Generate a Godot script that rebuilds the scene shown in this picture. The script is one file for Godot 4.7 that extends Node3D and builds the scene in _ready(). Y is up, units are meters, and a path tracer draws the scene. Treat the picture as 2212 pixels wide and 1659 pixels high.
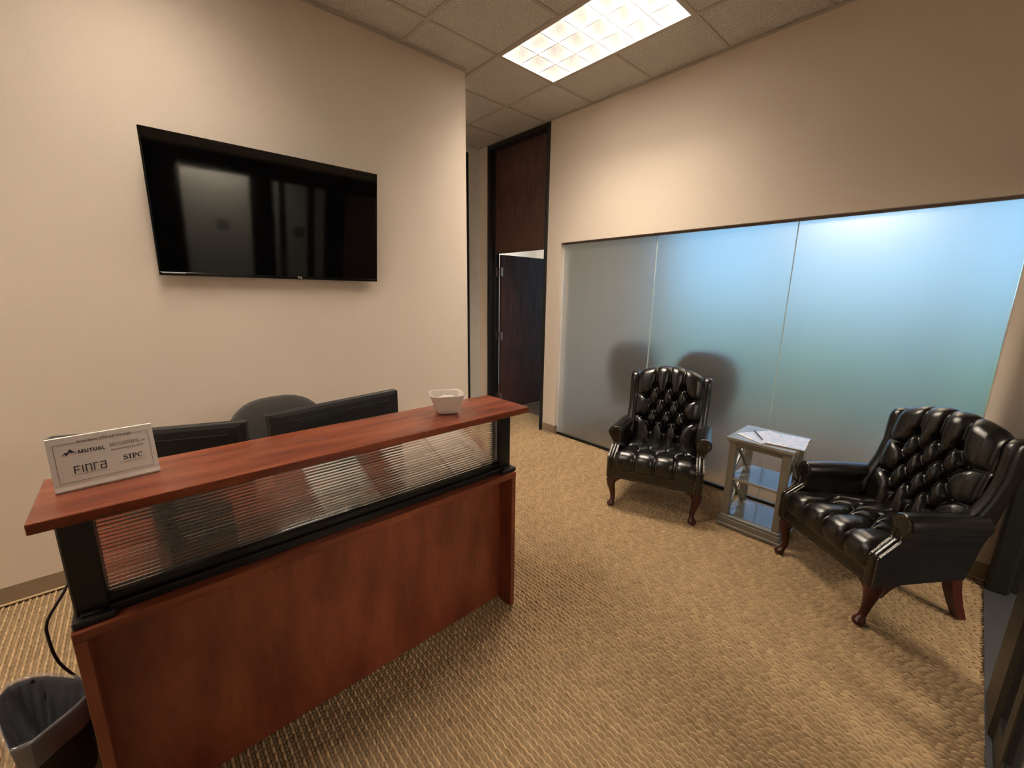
extends Node3D
# Reception of a small office: cherry desk on the left, two tufted wing chairs by a frosted glass wall on the right.
# World: x to the right along the screen wall, z towards the entrance behind the camera, y up, metres.

const CEIL := 3.3236        # ceiling height
const TILE := 0.6096        # ceiling grid
const GX := 2.8989          # a node of the ceiling grid
const GZ := -2.7313
const WZ := -3.0655         # face of the wall with the screen
const WX := 3.4426          # face of the wall with the frosted glass
const WEND := 2.2292        # where the screen wall ends and the corridor begins
const EZ := 0.29            # plane of the glazed entrance behind the camera

var M := {}
var taken := {}
var rng := RandomNumberGenerator.new()


# ------------------------------------------------------------------ mesh builder
class MB:
	var v := PackedVector3Array()
	var i := PackedInt32Array()
	var col := PackedColorArray()
	var uv := PackedVector2Array()
	var colored := false
	var c := Color.WHITE
	var xf := Transform3D.IDENTITY

	func p(a: Vector3) -> int:
		v.append(xf * a)
		uv.append(Vector2.ZERO)
		col.append(c)
		return v.size() - 1

	func tri(a: int, b: int, d: int) -> void:
		i.append(a); i.append(b); i.append(d)

	# flips the triangles from index number «from» on if they enclose negative volume
	func outward(from: int) -> void:
		var vol := 0.0
		var o := v[i[from]]
		for k in range(from, i.size(), 3):
			vol += (v[i[k]] - o).dot((v[i[k + 1]] - o).cross(v[i[k + 2]] - o))
		if vol < 0.0:
			flip(from)

	func flip(from: int) -> void:
		for k in range(from, i.size(), 3):
			var t := i[k + 1]
			i[k + 1] = i[k + 2]
			i[k + 2] = t

	func facing(from: int, hint: Vector3) -> void:
		var s := 0.0
		for k in range(from, i.size(), 3):
			s += (v[i[k + 1]] - v[i[k]]).cross(v[i[k + 2]] - v[i[k]]).dot(hint)
		if s < 0.0:
			flip(from)

	func face(pts: Array) -> void:
		var a := []
		for q in pts:
			a.append(p(q))
		for k in range(1, a.size() - 1):
			tri(a[0], a[k], a[k + 1])

	# box with chamfered edges
	func box(ct: Vector3, s: Vector3, b := 0.0) -> MB:
		var from := i.size()
		var h := s * 0.5
		b = minf(b, minf(h.x, minf(h.y, h.z)) * 0.9)
		if b <= 0.0:
			for ax in 3:
				for sg in [-1.0, 1.0]:
					var n := Vector3.ZERO; n[ax] = sg
					var e := Vector3.ZERO; e[(ax + 1) % 3] = 1
					var f := n.cross(e)
					var m := func(q: Vector3) -> Vector3: return ct + Vector3(q.x * h.x, q.y * h.y, q.z * h.z)
					face([m.call(n - e - f), m.call(n + e - f), m.call(n + e + f), m.call(n - e + f)])
			return self
		# point of corner (sx,sy,sz) that lies on the face across «ax»
		var q := func(sx: float, sy: float, sz: float, ax: int) -> Vector3:
			var r := Vector3(sx * (h.x - b), sy * (h.y - b), sz * (h.z - b))
			r[ax] = [sx * h.x, sy * h.y, sz * h.z][ax]
			return ct + r
		for sg in [-1.0, 1.0]:
			_f4([q.call(sg, -1, -1, 0), q.call(sg, 1, -1, 0), q.call(sg, 1, 1, 0), q.call(sg, -1, 1, 0)], ct)
			_f4([q.call(-1, sg, -1, 1), q.call(1, sg, -1, 1), q.call(1, sg, 1, 1), q.call(-1, sg, 1, 1)], ct)
			_f4([q.call(-1, -1, sg, 2), q.call(1, -1, sg, 2), q.call(1, 1, sg, 2), q.call(-1, 1, sg, 2)], ct)
			for sh in [-1.0, 1.0]:
				_f4([q.call(-1, sg, sh, 1), q.call(1, sg, sh, 1), q.call(1, sg, sh, 2), q.call(-1, sg, sh, 2)], ct)
				_f4([q.call(sg, -1, sh, 0), q.call(sg, 1, sh, 0), q.call(sg, 1, sh, 2), q.call(sg, -1, sh, 2)], ct)
				_f4([q.call(sg, sh, -1, 0), q.call(sg, sh, 1, 0), q.call(sg, sh, 1, 1), q.call(sg, sh, -1, 1)], ct)
				for si in [-1.0, 1.0]:
					_f4([q.call(sg, sh, si, 0), q.call(sg, sh, si, 1), q.call(sg, sh, si, 2)], ct)
		return self

	func _f4(pts: Array, ct: Vector3) -> void:
		var n: Vector3 = (pts[1] - pts[0]).cross(pts[2] - pts[0])
		if n.dot(pts[0] - ct) < 0.0:
			pts.reverse()
		face(pts)

	func span(x0: float, x1: float, y0: float, y1: float, z0: float, z1: float, b := 0.0) -> MB:
		return box(Vector3(x0 + x1, y0 + y1, z0 + z1) * 0.5, Vector3(absf(x1 - x0), absf(y1 - y0), absf(z1 - z0)), b)

	# rings of equal length joined by quads; smooth
	func loft(rings: Array, caps := true) -> MB:
		var from := i.size()
		var n: int = rings[0].size()
		var base := v.size()
		for r in rings:
			for a in r:
				p(a)
		for k in rings.size() - 1:
			for j in n:
				var a := base + k * n + j
				var b := base + k * n + (j + 1) % n
				tri(a, b, b + n); tri(a, b + n, a + n)
		if caps:
			for e in 2:
				var ring: Array = []
				for a in rings[0 if e == 0 else rings.size() - 1]:
					ring.append(a)
				var mid := Vector3.ZERO
				for a in ring:
					mid += a
				var m := p(mid / n)
				var first := v.size()
				for a in ring:
					p(a)
				for j in n:
					if e == 0:
						tri(m, first + (j + 1) % n, first + j)
					else:
						tri(m, first + j, first + (j + 1) % n)
		outward(from)
		return self

	# open sheet of rows; smooth, turned towards «hint»
	func sheet(rows: Array, hint: Vector3) -> MB:
		var from := i.size()
		var n: int = rows[0].size()
		var base := v.size()
		for r in rows:
			for a in r:
				p(a)
		for k in rows.size() - 1:
			for j in n - 1:
				var a := base + k * n + j
				tri(a, a + 1, a + 1 + n); tri(a, a + 1 + n, a + n)
		facing(from, xf.basis * hint)
		return self

	func tube(path: Array, radii: Variant, seg := 10, caps := true) -> MB:
		var rings := []
		var t0: Vector3 = (path[1] - path[0]).normalized()
		var up := Vector3.UP if absf(t0.y) < 0.9 else Vector3.RIGHT
		var side := t0.cross(up).normalized()
		for k in path.size():
			var t: Vector3 = (path[mini(k + 1, path.size() - 1)] - path[maxi(k - 1, 0)]).normalized()
			side = (side - t * side.dot(t)).normalized()
			var other := t.cross(side)
			var r: float = radii[k] if radii is Array else radii
			var ring := PackedVector3Array()
			for j in seg:
				var a := TAU * j / seg
				ring.append(path[k] + side * cos(a) * r + other * sin(a) * r)
			rings.append(ring)
		return loft(rings, caps)

	# profile of (radius, height) turned about a vertical axis at «o»
	func lathe(profile: Array, o: Vector3, seg := 20) -> MB:
		var rings := []
		for q in profile:
			var ring := PackedVector3Array()
			for j in seg:
				var a := TAU * j / seg
				ring.append(o + Vector3(cos(a) * q.x, q.y, sin(a) * q.x))
			rings.append(ring)
		return loft(rings)

	# polygon (list of Vector2) between two maps of Vector2 to Vector3
	func prism(poly: Array, at0: Callable, at1: Callable) -> MB:
		var from := i.size()
		var pk := PackedVector2Array(poly)
		var ix := Geometry2D.triangulate_polygon(pk)
		for e in 2:
			var base := v.size()
			for q in pk:
				p((at0 if e == 0 else at1).call(q))
			for k in range(0, ix.size(), 3):
				if e == 0:
					tri(base + ix[k], base + ix[k + 1], base + ix[k + 2])
				else:
					tri(base + ix[k], base + ix[k + 2], base + ix[k + 1])
		var area := 0.0
		for k in pk.size():
			area += pk[k].cross(pk[(k + 1) % pk.size()])
		var tri_area := 0.0
		if ix.size() >= 3:
			tri_area = (pk[ix[1]] - pk[ix[0]]).cross(pk[ix[2]] - pk[ix[0]])
		for k in pk.size():
			var a := pk[k]
			var b := pk[(k + 1) % pk.size()]
			if area * tri_area < 0.0:
				face([at0.call(a), at0.call(b), at1.call(b), at1.call(a)])
			else:
				face([at0.call(b), at0.call(a), at1.call(a), at1.call(b)])
		outward(from)
		return self

	func ball(ct: Vector3, r: Vector3, seg := 12, rows := 8) -> MB:
		var rings := []
		for k in rows + 1:
			var a := PI * (float(k) / rows - 0.5)
			var ring := PackedVector3Array()
			for j in seg:
				var b := TAU * j / seg
				var cc := maxf(cos(a), 0.02)
				ring.append(ct + Vector3(cos(b) * cc * r.x, sin(a) * r.y, sin(b) * cc * r.z))
			rings.append(ring)
		return loft(rings)

	func mesh() -> ArrayMesh:
		var n := PackedVector3Array()
		n.resize(v.size())
		for k in range(0, i.size(), 3):
			var f := (v[i[k + 1]] - v[i[k]]).cross(v[i[k + 2]] - v[i[k]])
			n[i[k]] += f; n[i[k + 1]] += f; n[i[k + 2]] += f
		for k in n.size():
			n[k] = n[k].normalized() if n[k].length_squared() > 0 else Vector3.UP
		var ix := i.duplicate()
		for k in range(0, ix.size(), 3):   # Godot's front faces run clockwise
			ix[k + 1] = i[k + 2]
			ix[k + 2] = i[k + 1]
		var a := []
		a.resize(Mesh.ARRAY_MAX)
		a[Mesh.ARRAY_VERTEX] = v
		a[Mesh.ARRAY_NORMAL] = n
		a[Mesh.ARRAY_TEX_UV] = uv
		if colored:
			a[Mesh.ARRAY_COLOR] = col
		a[Mesh.ARRAY_INDEX] = ix
		var m := ArrayMesh.new()
		m.add_surface_from_arrays(Mesh.PRIMITIVE_TRIANGLES, a)
		return m


# ------------------------------------------------------------------ naming
func numbered(called: String) -> String:
	var n: int = taken.get(called, 0)
	taken[called] = n + 1
	return called if n == 0 else "%s_%03d" % [called, n]


func tag(o: Node3D, label: String, category: String, group := "", kind := "") -> Node3D:
	o.set_meta("label", label)
	o.set_meta("category", category)
	if group:
		o.set_meta("group", group)
	if kind:
		o.set_meta("kind", kind)
	return o


func base(called: String, where := Vector3.ZERO, turn := 0.0) -> Node3D:
	var o := Node3D.new()
	o.name = numbered(called)
	add_child(o, true)
	o.position = where
	o.rotation.y = turn
	return o


func put(mb: Variant, called: String, m: Material, parent: Node3D = null) -> MeshInstance3D:
	var o := MeshInstance3D.new()
	o.mesh = mb.mesh() if mb is MB else mb
	o.material_override = m
	if parent == null:
		o.name = numbered(called)
		add_child(o, true)
	else:
		var n := 0
		var nm := called
		while parent.has_node(NodePath(nm)):
			n += 1
			nm = "%s_%03d" % [called, n]
		o.name = nm
		parent.add_child(o, true)
	return o


func mb() -> MB:
	return MB.new()


# ------------------------------------------------------------------ materials
func flat(c: Color, rough := 0.6, metal := 0.0) -> StandardMaterial3D:
	var m := StandardMaterial3D.new()
	m.albedo_color = c
	m.roughness = rough
	m.metallic = metal
	return m


func noise_tex(size: int, freq: float, seed_: int, ramp: Array, octaves := 4, warp := 0.0, normal := false, bump := 4.0) -> NoiseTexture2D:
	var n := FastNoiseLite.new()
	n.seed = seed_
	n.frequency = freq
	n.noise_type = FastNoiseLite.TYPE_SIMPLEX_SMOOTH
	n.fractal_octaves = octaves
	if warp > 0.0:
		n.domain_warp_enabled = true
		n.domain_warp_amplitude = warp
		n.domain_warp_frequency = freq * 0.7
	var t := NoiseTexture2D.new()
	t.width = size
	t.height = size
	t.seamless = true
	t.noise = n
	if normal:
		t.as_normal_map = true
		t.bump_strength = bump
	if not ramp.is_empty():
		var g := Gradient.new()
		var off := PackedFloat32Array()
		var cols := PackedColorArray()
		for k in ramp.size():
			off.append(ramp[k][0]); cols.append(ramp[k][1])
		g.offsets = off
		g.colors = cols
		t.color_ramp = g
	return t


func tri(m: StandardMaterial3D, scale: Vector3, world := false) -> StandardMaterial3D:
	m.uv1_triplanar = true
	m.uv1_world_triplanar = world
	m.uv1_scale = scale
	m.uv1_triplanar_sharpness = 8.0
	return m


func wood(ramp: Array, seed_: int, scale: Vector3, rough: float, freq := 0.006) -> StandardMaterial3D:
	var m := flat(Color.WHITE, rough)
	m.albedo_texture = noise_tex(512, freq, seed_, ramp, 5, 30.0)
	tri(m, scale)
	m.detail_enabled = true
	m.detail_blend_mode = BaseMaterial3D.BLEND_MODE_MUL
	m.detail_albedo = noise_tex(512, 0.03, seed_ + 7, [[0.0, Color(0.90, 0.89, 0.88)], [0.45, Color(0.97, 0.965, 0.96)], [1.0, Color(1, 1, 1)]], 3)
	m.detail_uv_layer = BaseMaterial3D.DETAIL_UV_2
	m.uv2_triplanar = true
	m.uv2_scale = Vector3(scale.x * 1.0 if scale.x < 2.0 else scale.x * 5.0, scale.y if scale.y < 2.0 else scale.y * 5.0, scale.z if scale.z < 2.0 else scale.z * 5.0)
	return m


func make_materials() -> void:
	var wall := flat(Color(0.89, 0.835, 0.775), 0.75)
	wall.normal_enabled = true
	wall.normal_texture = noise_tex(512, 0.05, 3, [], 3, 0.0, true, 3.0)
	wall.normal_scale = 0.25
	M.wall = tri(wall, Vector3.ONE * 3.0, true)
	M.wall_white = flat(Color(0.85, 0.84, 0.82), 0.8)
	M.wall_grey = flat(Color(0.62, 0.62, 0.60), 0.8)
	M.baseboard = flat(Color(0.56, 0.49, 0.40), 0.5)
	M.baseboard_toe = flat(Color(0.80, 0.70, 0.56), 0.6)
	var tile := flat(Color.WHITE, 0.95)
	tile.albedo_texture = noise_tex(512, 0.075, 11, [[0.0, Color(0.50, 0.47, 0.43)], [0.36, Color(0.74, 0.71, 0.67)], [0.44, Color(0.92, 0.905, 0.88)], [1.0, Color(0.96, 0.95, 0.93)]], 3)
	tile.normal_enabled = true
	tile.normal_texture = noise_tex(512, 0.12, 12, [], 4, 0.0, true, 6.0)
	M.tile = tri(tile, Vector3.ONE * 3.2, true)
	M.grid = flat(Color(0.76, 0.73, 0.68), 0.55)
	M.carpet_back = flat(Color(0.40, 0.30, 0.19), 0.95)
	var pile := flat(Color.WHITE, 0.95)
	pile.vertex_color_use_as_albedo = true
	pile.specular_mode = BaseMaterial3D.SPECULAR_DISABLED
	M.pile = pile
	# cherry laminate, grain along x and grain upright
	var cherry := [[0.0, Color(0.42, 0.20, 0.135)], [0.35, Color(0.48, 0.24, 0.165)], [0.55, Color(0.515, 0.265, 0.18)], [0.75, Color(0.54, 0.285, 0.195)], [1.0, Color(0.58, 0.325, 0.225)]]
	M.cherry_x = wood(cherry, 21, Vector3(0.55, 3.2, 3.2), 0.27)
	M.cherry_y = wood(cherry, 33, Vector3(1.9, 0.55, 1.9), 0.42)
	var umber := [[0.0, Color(0.25, 0.155, 0.135)], [0.5, Color(0.33, 0.215, 0.185)], [1.0, Color(0.40, 0.27, 0.235)]]
	M.umber = wood(umber, 45, Vector3(4.0, 0.5, 4.0), 0.45)
	M.black_frame = flat(Color(0.10, 0.095, 0.09), 0.45)
	M.black_metal = flat(Color(0.055, 0.053, 0.05), 0.42)
	M.black_plastic = flat(Color(0.09, 0.088, 0.085), 0.5)
	M.black_soft = flat(Color(0.05, 0.05, 0.05), 0.75)
	M.screen = flat(Color(0.012, 0.012, 0.013), 0.055)
	M.bezel = flat(Color(0.03, 0.03, 0.03), 0.18)
	M.silver = flat(Color(0.75, 0.74, 0.71), 0.28, 1.0)
	M.chrome = flat(Color(0.85, 0.85, 0.85), 0.12, 1.0)
	M.nail = flat(Color(0.50, 0.44, 0.36), 0.35, 0.9)
	M.leg_wood = flat(Color(0.26, 0.10, 0.065), 0.28)
	var lea := flat(Color(0.06, 0.053, 0.046), 0.215)
	lea.metallic_specular = 0.58
	lea.normal_enabled = true
	lea.normal_texture = noise_tex(512, 0.09, 51, [], 3, 0.0, true, 5.0)
	lea.normal_scale = 0.22
	M.leather = tri(lea, Vector3.ONE * 5.0)
	var fab := flat(Color(0.29, 0.275, 0.26), 0.95)
	fab.rim_enabled = true
	fab.rim = 0.4
	fab.normal_enabled = true
	fab.normal_texture = noise_tex(256, 0.4, 61, [], 1, 0.0, true, 5.0)
	M.fabric = tri(fab, Vector3.ONE * 18.0)
	M.table_paint = flat(Color(0.50, 0.48, 0.425), 0.32)
	M.table_top = flat(Color(0.55, 0.54, 0.50), 0.12)
	M.table_top.metallic_specular = 0.7
	M.white_ceramic = flat(Color(0.87, 0.83, 0.79), 0.22)
	M.white_acrylic = flat(Color(0.95, 0.93, 0.905), 0.35)
	M.print_dark = flat(Color(0.18, 0.15, 0.20), 0.6)
	M.print_mid = flat(Color(0.42, 0.37, 0.35), 0.6)
	M.print_light = flat(Color(0.56, 0.49, 0.46), 0.6)
	M.paper = flat(Color(0.88, 0.86, 0.83), 0.7)
	M.candy = flat(Color(0.93, 0.92, 0.90), 0.3)
	var frost := flat(Color(0.945, 0.955, 0.958, 0.06), 0.43)
	frost.refraction_enabled = true
	frost.refraction_scale = 0.045
	frost.transparency = BaseMaterial3D.TRANSPARENCY_ALPHA
	M.frost = frost
	var edge := flat(Color(0.72, 0.80, 0.78), 0.25)
	M.glass_edge = edge
	var rib := flat(Color(0.97, 0.955, 0.93, 0.06), 0.07)
	rib.refraction_enabled = true
	rib.refraction_scale = 0.045
	rib.transparency = BaseMaterial3D.TRANSPARENCY_ALPHA
	M.rib = rib
	var pane := flat(Color(0.95, 0.97, 0.97, 0.06), 0.02)
	pane.transparency = BaseMaterial3D.TRANSPARENCY_ALPHA
	M.pane = pane
	var film := flat(Color(0.82, 0.82, 0.86, 0.15), 0.12)
	film.transparency = BaseMaterial3D.TRANSPARENCY_ALPHA
	M.film = film
	M.dark_glass = flat(Color(0.02, 0.022, 0.022), 0.25)
	M.dark_glass.metallic_specular = 0.14
	var glow := flat(Color.WHITE, 0.5)
	glow.emission_enabled = true
	glow.emission = Color(1.0, 0.945, 0.875)
	glow.emission_energy_multiplier = 6.0
	M.glow = glow
	M.reflector = flat(Color(0.95, 0.94, 0.92), 0.35)
	M.louver = flat(Color(0.93, 0.93, 0.93), 0.2, 1.0)
	M.lawn = flat(Color(0.40, 0.50, 0.32), 0.9)
	var leaf := flat(Color(0.50, 0.74, 0.34), 0.7)
	M.leaf = leaf
	M.bark = flat(Color(0.30, 0.22, 0.16), 0.9)
	var cover := flat(Color.WHITE, 0.16)
	cover.albedo_texture = noise_tex(256, 0.02, 71, [[0.0, Color(0.70, 0.75, 0.84)], [0.45, Color(0.80, 0.83, 0.89)], [0.6, Color(0.88, 0.84, 0.86)], [1.0, Color(0.93, 0.93, 0.95)]], 4, 20.0)
	M.cover = tri(cover, Vector3.ONE * 4.0)


# ------------------------------------------------------------------ scene
func _ready() -> void:
	rng.seed = 7
	# camera (fitted to the ceiling grid, the door and the glass seams)
	var cam := Camera3D.new()
	cam.name = "camera"
	add_child(cam)
	var right := Vector3(0.74291826, 0.01303035, 0.66925531)
	var up := Vector3(0.13204029, 0.97731336, -0.16560179)
	cam.transform = Transform3D(Basis(right, up, right.cross(up)), Vector3(0, 1.5776, 0))
	cam.fov = 85.55
	cam.near = 0.02
	cam.far = 200.0
	cam.current = true
	var env := Environment.new()
	env.background_mode = Environment.BG_SKY
	var sky := Sky.new()
	var sm := ProceduralSkyMaterial.new()
	sm.sky_top_color = Color(0.40, 0.65, 0.91)
	sm.sky_horizon_color = Color(0.59, 0.83, 0.955)
	sm.ground_bottom_color = Color(0.35, 0.38, 0.36)
	sm.ground_horizon_color = Color(0.62, 0.70, 0.74)
	sm.sky_energy_multiplier = 1.45
	sm.ground_energy_multiplier = 1.2
	sky.sky_material = sm
	env.sky = sky
	env.tonemap_mode = Environment.TONE_MAPPER_LINEAR
	env.tonemap_exposure = 1.0
	env.sdfgi_enabled = true
	env.ssao_enabled = true
	env.ssil_enabled = true
	var we := WorldEnvironment.new()
	we.name = "environment"
	we.environment = env
	add_child(we)
	# light: three recessed fittings of the reception and corridor, one in the lobby (their builders hold the lamps)
	make_materials()
	room()
	ceiling_grid()
	light_fitting(GX - TILE, GZ, 12.0, "recessed fluorescent ceiling light with a silvery egg-crate louver near the glass wall", "fluorescent ceiling lights")
	light_fitting(GX - TILE * 5, GZ, 5.2, "recessed fluorescent ceiling light over the reception desk near the left wall", "fluorescent ceiling lights")
	light_fitting(GX - TILE * 8, GZ, 9.0, "recessed fluorescent ceiling light farthest left, left of the desk and out of the picture", "fluorescent ceiling lights")
	light_fitting(GX - TILE * 4, GZ - TILE * 3, 9.0, "recessed fluorescent ceiling light in the corridor behind the screen wall", "fluorescent ceiling lights")
	glass_wall()
	corridor_doors()
	entrance()
	far_room()
	outdoors()
	desk()
	counter_things()
	behind_desk()
	television()
	bin_and_cable()
	var a := armchair()
	a.position = Vector3(2.649, 0, -1.389)
	a.rotation.y = atan2(-0.935, 0.355)
	tag(a, "black tufted leather wing chair left of the small grey side table, facing the desk", "armchair", "tufted wing chairs")
	var b: Node3D = a.duplicate()
	b.name = numbered("wing_chair")
	add_child(b, true)
	b.position = Vector3(2.6615, 0, -0.3745)
	b.rotation.y = atan2(-0.777, -0.63)
	tag(b, "black tufted leather wing chair right of the side table, nearest the dark entrance opening", "armchair", "tufted wing chairs")
	side_table()


func struct(m: MB, called: String, mat: Material, label: String, category: String) -> MeshInstance3D:
	var o := put(m, called, mat)
	tag(o, label, category, "", "structure")
	return o


func room() -> void:
	var f := mb().span(-2.5, 5.75, -0.25, -0.0148, -5.6, 3.3)
	struct(f, "floor", M.carpet_back, "floor under the beige looped carpet of the office", "floor")
	carpet()
	# wall with the screen, with its free end at the corridor
	struct(mb().span(-2.5, WEND, 0, CEIL, WZ - 0.14, WZ, 0.003), "wall_back", M.wall, "beige painted wall behind the desk carrying the television", "wall")
	struct(mb().span(-2.6, -2.5, 0, CEIL, -5.6, 3.3), "wall_left", M.wall, "beige painted wall on the left side of the reception, outside the picture", "wall")
	# wall with the frosted glass and the dark door
	var w := mb()
	w.span(WX, WX + 0.14, 0, CEIL, 0.12, 3.3)
	w.span(WX, WX + 0.14, 0, CEIL, -3.2547, -3.061)
	w.span(WX, WX + 0.14, 2.111, CEIL, -3.061, 0.12)
	w.span(WX, WX + 0.14, 0, CEIL, -5.6, -4.286)
	w.span(WX, WX + 0.14, 3.312, CEIL, -4.286, -3.2547)
	struct(w, "wall_right", M.wall, "beige painted wall around the frosted glass opening and the dark door", "wall")
	struct(mb().span(-2.5, WX, 0, CEIL, -4.6, -4.46), "wall_end", M.wall_white, "pale wall closing the end of the corridor", "wall")
	struct(mb().span(-2.5, WX + 0.14, 2.31, CEIL, EZ - 0.05, EZ + 0.08), "wall_front", M.wall, "beige wall above the glazed entrance behind the camera", "wall")
	# baseboards: rubber base with a pale line where it meets the carpet
	var bb := mb().span(-2.5, WEND, 0.008, 0.098, WZ, WZ + 0.006, 0.002)
	bb.span(WEND, WEND + 0.006, 0.008, 0.098, WZ - 0.14, WZ + 0.006, 0.002)
	var o := struct(bb, "baseboard_back", M.baseboard, "taupe rubber baseboard along the wall behind the desk", "baseboard")
	put(mb().span(-2.5, WEND + 0.01, 0, 0.009, WZ, WZ + 0.012, 0.002), "toe", M.baseboard_toe, o)
	var br := mb().span(WX - 0.006, WX, 0.008, 0.102, -3.2547, -3.055, 0.002)
	br.span(WX - 0.006, WX + 0.045, 0.008, 0.102, -3.061, -3.055, 0.002)
	br.span(WX - 0.006, WX, 0.008, 0.102, 0.115, EZ, 0.002)
	o = struct(br, "baseboard_right", M.baseboard, "short taupe baseboards beside the frosted glass wall", "baseboard")
	put(mb().span(WX - 0.012, WX, 0, 0.009, -3.2547, -3.05, 0.002).span(WX - 0.012, WX, 0, 0.009, 0.115, EZ, 0.002), "toe", M.baseboard_toe, o)


func carpet() -> void:
	# one square of woven loops, laid side by side; loops run along z
	var rows := 24
	var loops := 8
	var size := 0.276
	var per := 7
	var along := 9
	var hgt := []
	var tone := []
	var ph := []
	for r in rows:
		ph.append(rng.randf())
		var hh := []
		var tt := []
		for l in loops:
			hh.append(rng.randf_range(0.72, 1.0))
			tt.append(rng.randf_range(0.84, 1.10))
		hgt.append(hh)
		tone.append(tt)
	var m := mb()
	m.colored = true
	var nx := rows * per
	var nz := loops * along
	for ix in nx + 1:
		for iz in nz + 1:
			var fx := float(ix) / per
			var r := int(fx) % rows
			var u := (fx - floorf(fx)) * 2.0 - 1.0
			var wig := 0.0
			var fz: float = float(iz) / along + ph[r] + loops
			var l := int(fz) % loops
			var t: float = fz - floorf(fz)
			var prof := sqrt(maxf(0.0, 1.0 - u * u))
			var loop := pow(maxf(sin(PI * t), 0.0), 0.55)
			var big: float = hgt[r][l]
			var k: float = tone[r][l]
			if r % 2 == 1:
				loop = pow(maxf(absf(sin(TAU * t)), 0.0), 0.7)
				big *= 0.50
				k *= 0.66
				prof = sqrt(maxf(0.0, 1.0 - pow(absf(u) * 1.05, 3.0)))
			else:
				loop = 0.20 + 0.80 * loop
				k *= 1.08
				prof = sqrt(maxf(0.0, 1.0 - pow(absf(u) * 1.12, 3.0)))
			var y: float = -0.0150 + 0.0150 * prof * (0.04 + 0.92 * loop * big)
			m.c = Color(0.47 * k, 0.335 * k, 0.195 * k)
			wig = sin(TAU * t) * 0.0012 * prof
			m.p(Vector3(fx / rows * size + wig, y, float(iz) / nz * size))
	for ix in nx:
		for iz in nz:
			var a := ix * (nz + 1) + iz
			m.tri(a, a + 1, a + nz + 2)
			m.tri(a, a + nz + 2, a + nz + 1)
	m.facing(0, Vector3.UP)
	var mm := MultiMesh.new()
	mm.transform_format = MultiMesh.TRANSFORM_3D
	mm.mesh = m.mesh()
	var at := []
	for gx in range(-9, 14):
		for gz in range(-17, 1):
			at.append(Vector3(gx * size, 0, gz * size))
	mm.instance_count = at.size()
	for k in at.size():
		mm.set_instance_transform(k, Transform3D(Basis.IDENTITY, at[k]))
	var o := MultiMeshInstance3D.new()
	o.multimesh = mm
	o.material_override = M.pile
	o.name = numbered("carpet_pile")
	add_child(o, true)
	tag(o, "beige loop pile carpet woven in rows across the whole floor", "carpet", "", "stuff")


func ceiling_grid() -> void:
	var slab := mb().span(-2.6, 5.75, CEIL + 0.25, CEIL + 0.4, -5.6, 3.3)
	var root := struct(slab, "ceiling", M.wall_white, "suspended ceiling of square speckled tiles in a beige metal grid", "ceiling")
	var tm := mb().box(Vector3.ZERO, Vector3(TILE - 0.018, 0.016, TILE - 0.018), 0.003).mesh()
	var bars := mb()
	var x0 := -8
	var x1 := 1
	var z0 := -3
	var z1 := 5
	for ix in range(x0, x1):
		for iz in range(z0, z1):
			var cx := GX + (ix + 0.5) * TILE
			var cz := GZ + (iz + 0.5) * TILE
			var lamp := (iz in [0, 1] and ix in [-1, -5, -8]) or (iz in [-3, -2] and ix == -4)
			if lamp:
				continue
			var w := minf(cx + TILE * 0.5, WX) - (cx - TILE * 0.5)
			var zlo := maxf(cz - TILE * 0.5, -4.46)
			var zhi := minf(cz + TILE * 0.5, EZ)
			if zhi - zlo < 0.05:
				continue
			var o := put(tm, "ceiling_tile", M.tile, root)
			if w < TILE - 0.01 or zhi - zlo < TILE - 0.01:
				o.mesh = mb().box(Vector3.ZERO, Vector3(w - 0.018, 0.016, zhi - zlo - 0.018), 0.003).mesh()
			o.position = Vector3(cx - TILE * 0.5 + w * 0.5, CEIL + 0.012, (zlo + zhi) * 0.5)
	for ix in range(x0, x1 + 1):
		var x := GX + ix * TILE
		if x < WX:
			put(mb().span(x - 0.012, x + 0.012, CEIL - 0.002, CEIL + 0.006, -4.46, EZ).span(x - 0.002, x + 0.002, CEIL + 0.004, CEIL + 0.04, -4.46, EZ), "grid_runner", M.grid, root)
	for iz in range(z0, z1 + 1):
		var z := GZ + iz * TILE
		if z > -4.46 and z < EZ:
			# short cross runners, one per bay
			for ix in range(x0, x1):
				var a := GX + ix * TILE + 0.012
				var b := minf(GX + (ix + 1) * TILE - 0.012, WX)
				if iz == 1 and ix in [-1, -5, -8]:
					continue
				if iz == -2 and ix == -4:
					continue
				put(mb().span(a, b, CEIL - 0.0015, CEIL + 0.005, z - 0.012, z + 0.012), "cross_runner", M.grid, root)
	# wall angles
	put(mb().span(-2.5, WEND, CEIL - 0.02, CEIL, WZ, WZ + 0.002).span(-2.5, WEND, CEIL - 0.002, CEIL, WZ, WZ + 0.02), "wall_angle", M.grid, root)
	put(mb().span(WX - 0.002, WX, CEIL - 0.012, CEIL, -4.46, EZ).span(WX - 0.02, WX, CEIL - 0.002, CEIL, -4.46, EZ), "wall_angle", M.grid, root)


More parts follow.
